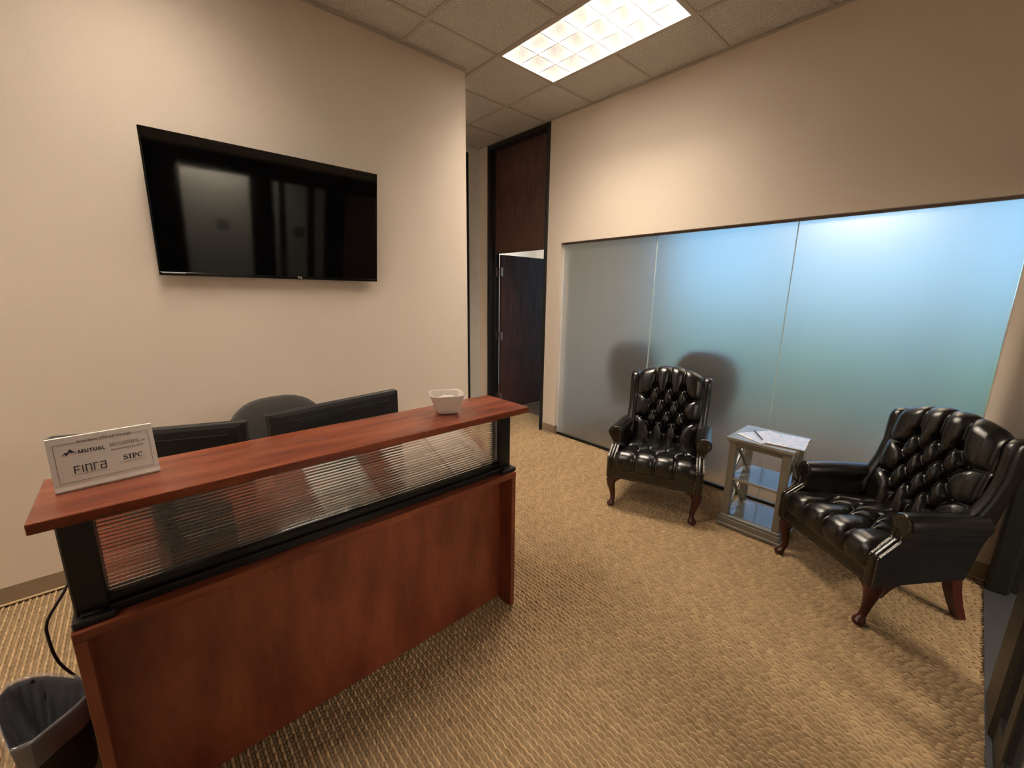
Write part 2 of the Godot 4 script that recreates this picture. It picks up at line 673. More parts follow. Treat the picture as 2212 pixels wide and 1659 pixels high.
func light_fitting(x0: float, z0: float, energy: float, label: String, group: String) -> void:
	# opening x0..x0+TILE, z0..z0+2 TILE; louver flush with the ceiling, lamps above it
	var root := base("ceiling_light", Vector3(x0 + TILE * 0.5, CEIL, z0 + TILE))
	tag(root, label, "ceiling light", group)
	var hx := TILE * 0.5 - 0.014
	var hz := TILE - 0.014
	var h := mb()
	h.span(-hx - 0.002, hx + 0.002, 0.20, 0.206, -hz - 0.002, hz + 0.002)
	for s in [-1.0, 1.0]:
		h.span(s * hx, s * (hx + 0.002), 0.0, 0.20, -hz, hz)
		h.span(-hx, hx, 0.0, 0.20, s * hz, s * (hz + 0.002))
	put(h, "housing", M.reflector, root)
	var fr := mb()
	for s in [-1.0, 1.0]:
		fr.span(s * (hx - 0.008), s * (hx + 0.012), -0.003, 0.004, -hz - 0.012, hz + 0.012)
		fr.span(-hx + 0.008, hx - 0.008, -0.003, 0.004, s * (hz - 0.008), s * (hz + 0.012))
	put(fr, "frame", M.grid, root)
	# curved blades, wide at the top: three rows of six cells
	var prof := []
	for k in 7:
		var t := k / 6.0
		prof.append(Vector2(0.0026 + 0.020 * pow(t, 2.0), 0.004 + 0.126 * t))
	var long := func(at: float, horiz: bool, half: float) -> MB:
		var m := mb()
		for s in [-1.0, 1.0]:
			var rows := []
			for q in prof:
				if horiz:
					rows.append(PackedVector3Array([Vector3(-half, q.y, at + s * q.x), Vector3(half, q.y, at + s * q.x)]))
				else:
					rows.append(PackedVector3Array([Vector3(at + s * q.x, q.y, -half), Vector3(at + s * q.x, q.y, half)]))
			m.sheet(rows, Vector3(0, -0.2, s) if horiz else Vector3(s, -0.2, 0))
		if horiz:
			m.span(-half, half, 0.002, 0.005, at - 0.0030, at + 0.0030)
		else:
			m.span(at - 0.0030, at + 0.0030, 0.002, 0.005, -half, half)
		return m
	for k in 2:
		put(long.call(-hx + 2 * hx * (k + 1) / 3.0, false, hz), "louver_blade", M.louver, root)
	for k in 5:
		put(long.call(-hz + 2 * hz * (k + 1) / 6.0, true, hx), "louver_blade", M.louver, root)
	for s in [-1.0, 1.0]:
		put(long.call(s * (hx - 0.001), false, hz), "louver_blade", M.louver, root)
		put(long.call(s * (hz - 0.001), true, hx), "louver_blade", M.louver, root)
	for k in 3:
		var x := -hx + 2 * hx * (k + 0.5) / 3.0
		put(mb().tube([Vector3(x, 0.168, -hz + 0.03), Vector3(x, 0.168, hz - 0.03)], 0.014, 10), "lamp_tube", M.glow, root)
	var l := AreaLight3D.new()
	l.name = "lamp"
	l.area_size = Vector2(2 * hx - 0.03, 2 * hz - 0.03)
	l.light_energy = energy
	l.light_color = Color(1.0, 0.94, 0.86)
	l.shadow_enabled = true
	l.set("area_range", 12.0)
	root.add_child(l)
	l.position = Vector3(0, 0.145, 0)
	l.rotation.x = -PI / 2


# ------------------------------------------------------------------ openings
func glass_wall() -> void:
	var root := base("window_1", Vector3(WX + 0.05, 0, 0))
	tag(root, "wall of three frosted glass panes between the reception and the room behind", "glass wall", "", "structure")
	var cuts := [-3.053, -1.9835, -0.9299, 0.115]
	for k in 3:
		put(mb().span(-0.006, 0.006, 0.02, 2.098, cuts[k] + 0.003, cuts[k + 1] - 0.003, 0.0012), "pane", M.frost, root)
	for k in [1, 2]:
		put(mb().span(-0.0055, 0.0055, 0.02, 2.098, cuts[k] - 0.0028, cuts[k] + 0.0028), "seam", M.glass_edge, root)
	put(mb().span(-0.016, 0.016, -0.004, 0.024, -3.06, 0.12, 0.002), "floor_channel", M.black_metal, root)
	put(mb().span(-0.012, 0.012, 2.094, 2.111, -3.06, 0.12, 0.001), "head_channel", M.print_mid, root)
	for z in [-3.057, 0.1185]:
		put(mb().span(-0.012, 0.008, 0.02, 2.098, z - 0.004, z + 0.003, 0.001), "edge_trim", M.white_acrylic, root)


func corridor_doors() -> void:
	var z0 := -4.286
	var z1 := -3.2547
	var top := 3.312
	var root := base("door_1", Vector3(WX, 0, 0))
	tag(root, "full height dark brown door standing open beyond the desk, with a wood panel over it", "door", "", "structure")
	var f := mb()
	for s in [[z0, z0 + 0.045], [z1 - 0.045, z1]]:
		f.span(-0.012, 0.152, 0, top, s[0], s[1], 0.003)
	f.span(-0.0115, 0.1515, top - 0.05, top, z0 + 0.04, z1 - 0.04, 0.003)
	f.span(0.055, 0.075, 0, top - 0.05, z0 + 0.045, z0 + 0.06, 0.002)
	f.span(0.055, 0.075, 0, top - 0.05, z1 - 0.06, z1 - 0.045, 0.002)
	put(f, "door_frame", M.black_frame, root)
	put(mb().span(0.075, 0.115, 2.076, top - 0.05, z0 + 0.045, z1 - 0.045, 0.002), "transom_panel", M.umber, root)
	# leaf swung into the room behind, seen from its corridor side
	var leaf := put(mb().span(0.0, 0.90, 0.012, 2.068, -0.022, 0.022, 0.002), "door_leaf", M.umber, root)
	leaf.position = Vector3(0.154, 0, z0 + 0.069)
	leaf.rotation.y = deg_to_rad(0.5)
	for y in [1.856, 1.031, 0.2]:
		put(mb().span(-0.05, 0.0, y - 0.055, y + 0.055, -0.028, -0.022, 0.001).span(-0.002, 0.02, y - 0.055, y + 0.055, 0.022, 0.027, 0.001).tube([Vector3(-0.01, y - 0.055, 0.027), Vector3(-0.01, y + 0.055, 0.027)], 0.008, 8), "hinge", M.silver, leaf)
	put(mb().tube([Vector3(0.84, 1.05, 0.022), Vector3(0.84, 1.05, 0.075)], 0.011, 10).tube([Vector3(0.845, 1.05, 0.07), Vector3(0.73, 1.045, 0.075)], [0.011, 0.008], 10).tube([Vector3(0.84, 1.05, 0.02), Vector3(0.84, 1.05, 0.03)], 0.027, 14), "door_handle", M.silver, leaf)
	# door at the end of the corridor, of which one edge shows past the screen wall
	var e := base("door_2", Vector3(0, 0, -4.46))
	tag(e, "dark framed door at the far end of the corridor, only its edge in view", "door", "", "structure")
	var g := mb()
	g.span(2.30, 2.345, 0, 3.243, -0.01, 0.014, 0.002)
	g.span(3.222, 3.268, 0, 3.243, -0.01, 0.014, 0.002)
	g.span(2.345, 3.222, 3.197, 3.2429, -0.01, 0.0135, 0.002)
	put(g, "door_frame", M.black_frame, e)
	put(mb().span(2.345, 3.222, 2.08, 3.197, -0.004, 0.004), "transom_panel", M.umber, e)
	put(mb().span(2.347, 3.22, 0.01, 2.078, -0.004, 0.006, 0.001), "door_leaf", M.umber, e)


func emblem(parent: Node3D, at: Vector3) -> void:
	# four looped strokes and a line of small marks, etched dark on the glass
	var m := mb()
	for k in 4:
		var a := TAU * k / 4.0 + PI / 4
		var ct := at + Vector3(cos(a), sin(a), 0) * 0.042
		for j in 12:
			var b0 := TAU * j / 12.0
			var b1 := TAU * (j + 1) / 12.0
			var q := func(r: float, b: float) -> Vector3: return ct + Vector3(cos(b), sin(b), 0) * r
			m.face([q.call(0.034, b0), q.call(0.034, b1), q.call(0.018, b1), q.call(0.018, b0)])
			m.face([q.call(0.034, b1) + Vector3(0, 0, 0.001), q.call(0.034, b0) + Vector3(0, 0, 0.001), q.call(0.018, b0) + Vector3(0, 0, 0.001), q.call(0.018, b1) + Vector3(0, 0, 0.001)])
	put(m, "emblem", M.black_soft, parent)


func entrance() -> void:
	var root := base("window_2", Vector3(0, 0, EZ))
	tag(root, "black framed glazing of the entrance, with a dark opening at the right edge of the picture", "glazing", "", "structure")
	for s in [["post", -0.62, 0.58], ["post", 1.25, 1.5], ["post", 2.13, 2.40], ["post", 3.33, 3.44]]:
		put(mb().span(s[1], s[2], 0, 2.31, -0.012, 0.075, 0.012), s[0], M.black_frame, root)
	put(mb().span(0.58, 1.25, 2.1, 2.31, -0.03, 0.075, 0.004).span(1.5, 2.13, 2.1, 2.31, -0.03, 0.075, 0.004).span(2.40, 3.33, 2.1, 2.31, -0.03, 0.075, 0.004), "head_rail", M.black_frame, root)
	put(mb().span(0.58, 1.25, 0.0, 0.10, -0.02, 0.06, 0.004), "sill_rail", M.black_frame, root)
	put(mb().span(0.58, 1.25, 0.10, 2.1, 0.02, 0.03), "pane", M.pane, root)
	put(mb().span(3.395, 3.44, 0.0, 2.1, 0.075, 0.60, 0.004), "deep_jamb", M.black_frame, root)
	emblem(root, Vector3(0.95, 1.52, 0.015))
	var d := base("door_3", Vector3(0, 0, EZ))
	tag(d, "black framed glass entrance door behind the camera", "door", "", "structure")
	var f := mb()
	for s in [[1.5, 1.51], [1.565, 1.64], [1.90, 1.99], [2.12, 2.13]]:
		f.span(s[0], s[1], 0.0, 2.1, 0.0, 0.05, 0.004)
	f.span(1.51, 2.12, 0.0, 0.12, 0.002, 0.048, 0.003)
	put(f, "door_frame", M.black_frame, d)
	put(mb().span(1.51, 2.12, 0.12, 2.1, 0.02, 0.03), "pane", M.pane, d)
	emblem(d, Vector3(1.80, 1.52, 0.015))
	put(mb().tube([Vector3(1.60, 0.95, -0.035), Vector3(1.60, 1.3, -0.035)], 0.012, 10).tube([Vector3(1.6, 0.98, -0.035), Vector3(1.6, 0.98, 0.01)], 0.008, 8).tube([Vector3(1.6, 1.27, -0.035), Vector3(1.6, 1.27, 0.01)], 0.008, 8), "door_handle", M.silver, d)
	struct(mb().span(-2.5, -0.62, 0, 2.31, EZ - 0.045, EZ + 0.075), "wall_entrance", M.wall, "beige wall left of the glazed entrance, behind the camera", "wall")
	# lobby beyond, plain and pale
	struct(mb().span(-2.5, WX, -0.014, 0.0, EZ - 0.015, 2.95), "floor_lobby", flat(Color(0.33, 0.335, 0.35), 0.45), "dark grey floor of the lobby beyond the entrance", "floor")
	struct(mb().span(WX - 0.02, WX, 0.0, 2.4, EZ + 0.6, 2.9), "wall_lobby_side", M.umber, "dark wood clad side wall of the lobby", "wall")
	struct(mb().span(-2.5, WX, 0, CEIL, 2.9, 3.05), "wall_lobby", M.wall_white, "pale wall of the lobby beyond the glazed entrance", "wall")
	struct(mb().span(-2.5, WX, 2.40, 2.50, EZ + 0.08, 2.9), "ceiling_lobby", M.wall_white, "plain ceiling of the lobby", "ceiling")
	panel_light("lobby_light", Vector3(1.2, 2.40, 2.55), 9.0, Color(1.0, 0.93, 0.83), "flat lit panel in the lobby ceiling behind the camera")


func panel_light(called: String, at: Vector3, energy: float, color: Color, label: String) -> void:
	var lp := base(called, at)
	tag(lp, label, "ceiling light")
	put(mb().span(-0.6, 0.6, -0.012, 0.0, -0.3, 0.3, 0.003), "frame", M.white_acrylic, lp)
	put(mb().span(-0.57, 0.57, -0.016, -0.011, -0.27, 0.27), "panel", M.glow, lp)
	var l := AreaLight3D.new()
	l.name = "lamp"
	l.area_size = Vector2(1.1, 0.52)
	l.light_energy = energy
	l.light_color = color
	l.shadow_enabled = true
	lp.add_child(l)
	l.position = Vector3(0, -0.03, 0)
	l.rotation.x = -PI / 2


func far_room() -> void:
	# room behind the frosted glass and, past a partition, the one behind the open door
	struct(mb().span(WX + 0.14, 5.6, 0, CEIL + 0.25, -3.17, -3.07), "wall_partition", M.wall_grey, "grey partition between the two rooms behind the glass", "wall")
	struct(mb().span(WX + 0.14, 5.7, 0, CEIL + 0.25, 1.3, 1.4), "wall_far_side", M.wall_white, "side wall of the room behind the frosted glass", "wall")
	struct(mb().span(WX, 5.75, 0, CEIL + 0.25, -5.7, -5.6), "wall_office_end", M.wall_white, "pale end wall of the room behind the open door", "wall")
	var o := mb()
	o.span(5.6, 5.75, 0, 0.12, -5.6, 1.4)
	o.span(5.6, 5.75, 2.72, CEIL + 0.25, -5.6, 1.4)
	o.span(5.6, 5.75, 0.12, 2.72, -3.22, -3.02)
	o.span(5.6, 5.75, 0.12, 2.72, -5.6, -5.3)
	o.span(5.6, 5.75, 0.12, 2.72, 1.15, 1.4)
	struct(o, "wall_outer", M.wall_white, "outer wall with tall windows, seen only as a glow through the frosted glass", "wall")
	struct(mb().span(WX + 0.14, 5.6, CEIL - 0.55, CEIL - 0.50, -5.6, 1.3), "ceiling_far", M.wall_white, "plain ceiling of the rooms behind the glass", "ceiling")
	panel_light("conference_light", Vector3(4.7, CEIL - 0.55, -0.9), 4.0, Color(1.0, 0.86, 0.66), "flat lit panel in the ceiling behind the frosted glass")
	panel_light("office_light", Vector3(4.6, CEIL - 0.55, -4.9), 1.2, Color(1.0, 0.95, 0.88), "flat lit panel in the ceiling behind the open door")
	var w := base("window_3", Vector3(5.66, 0, 0))
	tag(w, "tall outer windows behind the frosted glass, blurred into blue daylight", "window", "", "structure")
	for s in [[-3.02, -1.6], [-1.6, -0.2], [-0.2, 1.15], [-5.3, -3.22]]:
		put(mb().span(-0.004, 0.004, 0.12, 2.72, s[0] + 0.03, s[1] - 0.03), "pane", M.pane, w)
		var f := mb()
		for z in [s[0] + 0.015, s[1] - 0.015]:
			f.span(-0.025, 0.025, 0.12, 2.72, z - 0.015, z + 0.015)
		f.span(-0.025, 0.025, 0.12, 0.15, s[0], s[1])
		f.span(-0.025, 0.025, 2.69, 2.72, s[0], s[1])
		put(f, "window_frame", M.silver, w)
	var c1 := task_chair("conference_chair", 1.13, M.black_soft)
	c1.position = Vector3(4.06, 0, -2.45)
	c1.rotation.y = deg_to_rad(118)
	tag(c1, "dark high backed chair blurred behind the left frosted pane", "office chair", "chairs behind the frosted glass")
	var c2: Node3D = c1.duplicate()
	c2.name = numbered("conference_chair")
	add_child(c2, true)
	c2.position = Vector3(3.96, 0, -1.61)
	c2.rotation.y = deg_to_rad(108)
	tag(c2, "dark high backed chair blurred behind the middle frosted pane, behind the wing chair", "office chair", "chairs behind the frosted glass")


func outdoors() -> void:
	struct(mb().span(5.75, 60, -0.6, -0.35, -40, 40), "ground", M.lawn, "green lawn outside the windows, a green haze through the frosted glass", "lawn")
	var n := 0
	for q in [[9.5, -1.9, 1.0], [9.0, 0.7, 1.15], [9.8, 3.4, 1.1], [10.4, -4.6, 0.9], [9.6, -7.4, 1.0]]:
		var root := base("garden_shrub", Vector3(q[0], -0.35, q[1]))
		tag(root, "rounded green shrub on the lawn, a green blur through the frosted glass", "shrub", "shrubs outside the windows")
		var noise := FastNoiseLite.new()
		noise.seed = 90 + n
		noise.frequency = 2.2
		var m := mb()
		m.ball(Vector3(0, q[2] * 0.55, 0), Vector3(1.05, q[2] * 0.55, 1.05), 28, 18)
		for k in m.v.size():
			var d := m.v[k] - Vector3(0, q[2] * 0.55, 0)
			m.v[k] += d * noise.get_noise_3dv(m.v[k]) * 0.35
		put(m, "crown", M.leaf, root)
		put(mb().tube([Vector3(0, -0.02, 0), Vector3(0.02, 0.4, 0)], [0.06, 0.04], 8), "stem", M.bark, root)
		n += 1


func task_chair(called: String, height: float, seat_m: Material) -> Node3D:
	# seat, back, column, five-armed base with castors; faces +z
	var root := base(called)
	var rings := []
	for k in 25:
		var t := 0.5 - 0.5 * cos(PI * k / 24.0)
		var y := height - 0.60 + 0.60 * t
		var e := 1.0 - pow(absf(t * 2.0 - 1.0), 2.6)
		var hw := 0.262 * pow(maxf(e, 0.0), 0.36) + 0.004
		var hd := 0.036 * pow(maxf(e, 0.0), 0.4) + 0.004
		var ring := PackedVector3Array()
		for j in 24:
			var a := TAU * j / 24
			var cx := signf(cos(a)) * pow(absf(cos(a)), 0.6)
			var cz := signf(sin(a)) * pow(absf(sin(a)), 0.7)
			var x := cx * hw
			ring.append(Vector3(x, y, -0.25 - 0.07 * t + cz * hd + 0.55 * x * x))
		rings.append(ring)
	put(mb().loft(rings), "backrest", seat_m, root)
	rings = []
	for k in 7:
		var t := k / 6.0
		var e := pow(maxf(1.0 - pow(absf(t * 2 - 1), 3.0), 0.0), 0.5)
		var ring := PackedVector3Array()
		for j in 28:
			var a := TAU * j / 28
			ring.append(Vector3(signf(cos(a)) * pow(absf(cos(a)), 0.5) * (0.20 + 0.05 * e), 0.42 + 0.08 * t, 0.02 + signf(sin(a)) * pow(absf(sin(a)), 0.5) * (0.19 + 0.05 * e)))
		rings.append(ring)
	put(mb().loft(rings), "seat", seat_m, root)
	put(mb().tube([Vector3(0, 0.40, -0.10), Vector3(0, 0.40, -0.26), Vector3(0, 0.48, -0.31), Vector3(0, height - 0.35, -0.315)], 0.02, 8), "back_support", M.black_plastic, root)
	put(mb().lathe([Vector2(0.026, 0.08), Vector2(0.026, 0.25), Vector2(0.018, 0.25), Vector2(0.018, 0.41), Vector2(0.07, 0.415), Vector2(0.07, 0.43)], Vector3.ZERO, 14), "column", M.black_metal, root)
	for k in 5:
		var a := TAU * k / 5.0 + 0.3
		var d := Vector3(cos(a), 0, sin(a))
		var arm := put(mb().tube([d * 0.02 + Vector3(0, 0.10, 0), d * 0.29 + Vector3(0, 0.07, 0)], [0.024, 0.016], 8), "base_arm", M.black_plastic, root)
		var sd := Vector3(-d.z, 0, d.x)
		put(mb().tube([d * 0.28 + Vector3(0, 0.026, 0) - sd * 0.02, d * 0.28 + Vector3(0, 0.026, 0) + sd * 0.02], 0.026, 12), "castor", M.black_plastic, arm)
	return root


# ------------------------------------------------------------------ desk
func desk() -> void:
	var root := base("reception_desk", Vector3(0.53, 0, -1.37))
	tag(root, "cherry wood reception desk with a raised counter on black posts and a ribbed clear panel", "desk")
	var L := -0.75
	var R := 0.747
	put(mb().span(L, R, 0.709, 0.737, -0.76, 0.0, 0.002), "worktop", M.cherry_x, root)
	for x in [L, R - 0.025]:
		put(mb().span(x, x + 0.025, 0.0, 0.709, -0.755, -0.002, 0.0015), "end_panel", M.cherry_y, root)
	put(mb().span(L + 0.025, R - 0.025, 0.006, 0.709, -0.115, -0.095, 0.0), "front_panel", M.cherry_y, root)
	put(mb().span(-0.778, 0.824, 1.0225, 1.05, -0.316, 0.0, 0.0018), "counter", M.cherry_x, root)
	for x in [-0.742, 0.682]:
		var post := put(mb().span(x, x + 0.065, 0.75, 1.0225, -0.115, -0.045, 0.004), "post", M.black_metal, root)
		put(mb().span(x - 0.012 if x > 0 else x - 0.006, x + 0.077, 0.737, 0.755, -0.13, -0.014, 0.003).span(x + 0.01, x + 0.055, 0.755, 0.762, -0.05, -0.03, 0.002), "foot_plate", M.black_metal, post)
	put(mb().span(-0.678, 0.684, 0.737, 0.762, -0.105, -0.035, 0.004).span(-0.678, 0.684, 0.762, 0.784, -0.095, -0.052, 0.003), "bottom_rail", M.black_metal, root)
	# ribbed panel: a slab whose face towards the room is a row of small flutes
	var m := mb()
	var ribs := 22
	var y0 := 0.784
	var y1 := 1.0225
	var poly := []
	for k in ribs:
		for j in 8:
			var t := j / 8.0
			poly.append(Vector2(0.0030 * sin(PI * t), y0 + (y1 - y0) * (k + t) / ribs))
	poly.append(Vector2(0.0, y1))
	poly.append(Vector2(-0.005, y1))
	poly.append(Vector2(-0.005, y0))
	m.prism(poly, func(q: Vector2) -> Vector3: return Vector3(-0.677, q.y, -0.075 + q.x), func(q: Vector2) -> Vector3: return Vector3(0.682, q.y, -0.075 + q.x))
	put(m, "ribbed_panel", M.rib, root)


func text(parent: Node3D, called: String, s: String, font: String, weight: int, width: float, at: Vector3, m: Material) -> void:
	var f := SystemFont.new()
	f.font_names = PackedStringArray([font])
	f.font_weight = weight
	var t := TextMesh.new()
	t.font = f
	t.text = s
	t.font_size = 32
	t.pixel_size = 0.01
	t.depth = 0.02
	t.curve_step = 2.0
	var bx := t.get_aabb()
	var o := put(t, called, m, parent)
	var k := width / maxf(bx.size.x, 0.001)
	o.scale = Vector3(k, k, 0.0004 / 0.02)
	o.position = at - Vector3((bx.position.x + bx.size.x * 0.5) * k, (bx.position.y + bx.size.y * 0.5) * k, 0)


func counter_things() -> void:
	# slanted sign
	var w := 0.212
	var h := 0.142
	var root := base("counter_sign", Vector3(-0.1065, 1.05, -1.545), deg_to_rad(5.4))
	tag(root, "white slanted plastic sign with securities notices at the left end of the counter", "sign")
	var tilt := Node3D.new()
	var sp := []
	# profile (z, y): foot in front, leaning plate, flat base behind
	for q in [Vector2(0.004, 0.0), Vector2(0.008, 0.006), Vector2(0.004, 0.016), Vector2(-0.026, 0.141), Vector2(-0.032, 0.142), Vector2(-0.004, 0.006), Vector2(-0.075, 0.005), Vector2(-0.075, 0.0)]:
		sp.append(q)
	tilt.free()
	put(mb().prism(sp, func(q: Vector2) -> Vector3: return Vector3(-w / 2, q.y, q.x), func(q: Vector2) -> Vector3: return Vector3(w / 2, q.y, q.x)), "plate", M.white_acrylic, root)
	# printed face: its own frame, y along the slope from the foot edge
	var face := Node3D.new()
	face.name = "print"
	root.add_child(face)
	face.position = Vector3(0, 0.016, 0.0043)
	face.rotation.x = -atan2(0.030, 0.125)
	var H := 0.1285
	var at := func(a: float, b: float) -> Vector3: return Vector3((a - 0.5) * w, (1.0 - b) * H, 0.0002)
	var border := mb()
	var ln := func(m: MB, a0: float, b0: float, a1: float, b1: float, th: float) -> void:
		var p0: Vector3 = at.call(a0, b0)
		var p1: Vector3 = at.call(a1, b1)
		m.span(minf(p0.x, p1.x) - th, maxf(p0.x, p1.x) + th, minf(p0.y, p1.y) - th, maxf(p0.y, p1.y) + th, 0.0, 0.0004)
	ln.call(border, 0.055, 0.13, 0.055, 0.93, 0.0004)
	ln.call(border, 0.945, 0.13, 0.945, 0.93, 0.0004)
	ln.call(border, 0.055, 0.93, 0.945, 0.93, 0.0004)
	ln.call(border, 0.055, 0.13, 0.245, 0.13, 0.0004)
	ln.call(border, 0.80, 0.13, 0.945, 0.13, 0.0004)
	ln.call(border, 0.17, 0.795, 0.485, 0.795, 0.0003)
	ln.call(border, 0.615, 0.735, 0.885, 0.735, 0.0003)
	put(border, "border", M.print_mid, face)
	text(face, "lettering", "Securities Offered Through", "Droid Sans", 700, w * 0.52, at.call(0.522, 0.13), M.print_mid)
	text(face, "lettering", "MUTUAL", "Droid Sans", 700, w * 0.245, at.call(0.385, 0.335), M.print_dark)
	text(face, "lettering", "SECURITIES,", "Droid Sans", 400, w * 0.295, at.call(0.70, 0.32), M.print_mid)
	text(face, "lettering", "INC.", "Droid Sans", 400, w * 0.055, at.call(0.89, 0.33), M.print_light)
	text(face, "lettering", "Member FINRA, SIPC, MSRB", "Droid Sans", 400, w * 0.32, at.call(0.72, 0.42), M.print_light)
	text(face, "lettering", "SIPC", "Droid Serif", 700, w * 0.19, at.call(0.755, 0.635), M.print_dark)
	# peaks of the mark left of the name
	var pk := mb()
	var mount := [Vector2(0.0, 0.0), Vector2(0.22, 0.34), Vector2(0.36, 0.30), Vector2(0.58, 0.62), Vector2(1.0, 0.12), Vector2(0.72, 0.30), Vector2(0.62, 0.22), Vector2(0.52, 0.34), Vector2(0.40, 0.14), Vector2(0.26, -0.02), Vector2(0.30, 0.16), Vector2(0.2, 0.2)]
	var pm := func(q: Vector2) -> Vector3: return at.call(0.115, 0.385) + Vector3(q.x * w * 0.135, q.y * 0.028, 0)
	pk.prism(mount, pm, func(q: Vector2) -> Vector3: return pm.call(q) + Vector3(0, 0, 0.0003))
	put(pk, "peaks_mark", M.print_dark, face)
	# five squared letters in lower case strokes
	var fl := mb()
	var cw := w * 0.046
	var ch := 0.0175
	var glyphs := ["F", "i", "n", "r", "a"]
	var gx: float = at.call(0.20, 0).x
	var gy: float = at.call(0, 0.765).y
	for g in glyphs:
		var st := func(x0: float, y0: float, x1: float, y1: float) -> void:
			var th := 0.0011
			fl.span(gx + x0 * cw - th, gx + x1 * cw + th, gy + y0 * ch - th, gy + y1 * ch + th, 0.0, 0.0004)
		match g:
			"F":
				st.call(0, 0, 0, 1); st.call(0, 1, 1, 1); st.call(0, 0.5, 0.85, 0.5)
			"i":
				st.call(0, 0, 0, 1)
			"n":
				st.call(0, 0, 0, 1); st.call(0, 1, 1, 1); st.call(1, 0, 1, 1)
			"r":
				st.call(0, 0, 0, 1); st.call(0, 1, 0.8, 1)
			"a":
				st.call(0, 1, 1, 1); st.call(1, 0, 1, 1); st.call(0, 0.52, 1, 0.52); st.call(0, 0, 1, 0); st.call(0, 0, 0, 0.52)
		gx += cw * (0.65 if g == "i" else 1.6 if g != "r" else 1.35)
	put(fl, "lettering", M.print_dark, face)
	# bowl with wrapped mints
	var bowl := base("mint_bowl", Vector3(1.006, 1.05, -1.55), deg_to_rad(-26))
	tag(bowl, "small square white bowl with cut corners at the right end of the counter", "bowl")
	var ring := func(r: float, y: float) -> PackedVector3Array:
		var out := PackedVector3Array()
		var c := r * 0.56
		for k in 4:
			for q in [Vector2(r, -c), Vector2(r * 1.012, 0.0), Vector2(r, c), Vector2(r * 0.93, r * 0.80), Vector2(r * 0.80, r * 0.93)]:
				var w2: Vector2 = q.rotated(PI / 2 * k)
				out.append(Vector3(w2.x, y, w2.y))
		return out
	var rr := []
	for q in [[0.001, 0.002], [0.040, 0.0], [0.046, 0.004], [0.053, 0.020], [0.068, 0.060], [0.0745, 0.084], [0.0755, 0.087], [0.0735, 0.088], [0.070, 0.082], [0.063, 0.058], [0.049, 0.022], [0.040, 0.010], [0.001, 0.008]]:
		rr.append(ring.call(q[0], q[1]))
	put(mb().loft(rr), "bowl_body", M.white_ceramic, bowl)
	for k in 15:
		var a := k * 2.4
		var r := 0.040 * sqrt((k % 8 + 0.4) / 8.0)
		var mint := base("wrapped_mint", Vector3(1.006 + cos(a) * r, 1.05 + 0.046 + 0.017 * floorf(k / 8.0), -1.55 + sin(a) * r), k * 1.1)
		tag(mint, "white wrapped mint lying in the white bowl", "candy", "mints in the bowl")
		put(mb().ball(Vector3.ZERO, Vector3(0.011, 0.009, 0.011), 10, 6), "sweet", M.candy, mint)
		put(mb().tube([Vector3(-0.021, 0.001, 0), Vector3(-0.016, 0, 0), Vector3(-0.010, 0, 0)], [0.007, 0.0045, 0.002], 6).tube([Vector3(0.010, 0, 0), Vector3(0.016, 0, 0), Vector3(0.021, 0.001, 0)], [0.002, 0.0045, 0.007], 6), "wrapper_twist", M.candy, mint)


func monitor(where: Vector3, turn: float, w: float, top: float, label: String) -> Node3D:
	# «where» is the middle of the back edge on the desk; back towards the counter (+z)
	var root := base("monitor", where, turn)
	tag(root, label, "monitor", "monitors behind the counter")
	var y0 := 0.075
	var hh := top - y0
	var p := mb()
	p.span(-w / 2, w / 2, y0, top, -0.022, 0.004, 0.004)
	put(p, "case", M.black_plastic, root)
	put(mb().span(-w / 2 + 0.008, w / 2 - 0.008, y0 + 0.02, top - 0.008, -0.0235, -0.0215), "screen", M.screen, root)
	var rear := []
	for q in [[1.0, 0.004], [0.997, 0.016], [0.90, 0.022], [0.60, 0.0255]]:
		var ring := PackedVector3Array()
		for j in 4:
			var sx: float = [-1.0, 1.0, 1.0, -1.0][j]
			var sy: float = [-1.0, -1.0, 1.0, 1.0][j]
			ring.append(Vector3(sx * w / 2 * q[0] * 0.995, y0 + hh / 2 + sy * hh / 2 * q[0] * 0.99, q[1]))
		rear.append(ring)
	var shell := mb()
	var from := 0
	for k in 3:
		for j in 4:
			shell.face([rear[k][j], rear[k][(j + 1) % 4], rear[k + 1][(j + 1) % 4], rear[k + 1][j]])
	shell.face([rear[3][0], rear[3][1], rear[3][2], rear[3][3]])
	shell.facing(from, Vector3(0, 0, 1))
	put(shell, "rear_shell", M.black_plastic, root)
	put(mb().span(-w * 0.36, w * 0.40, top - 0.046, top - 0.040, 0.016, 0.0275, 0.001), "vent_slot", M.black_soft, root)
	put(mb().span(-0.03, 0.03, 0.008, y0 + hh * 0.5, 0.03, 0.05, 0.004), "stand_neck", M.black_plastic, root)
	put(mb().lathe([Vector2(0.12, 0.0), Vector2(0.12, 0.006), Vector2(0.10, 0.011)], Vector3(0, 0, 0.02), 28), "stand_base", M.black_plastic, root)
	return root


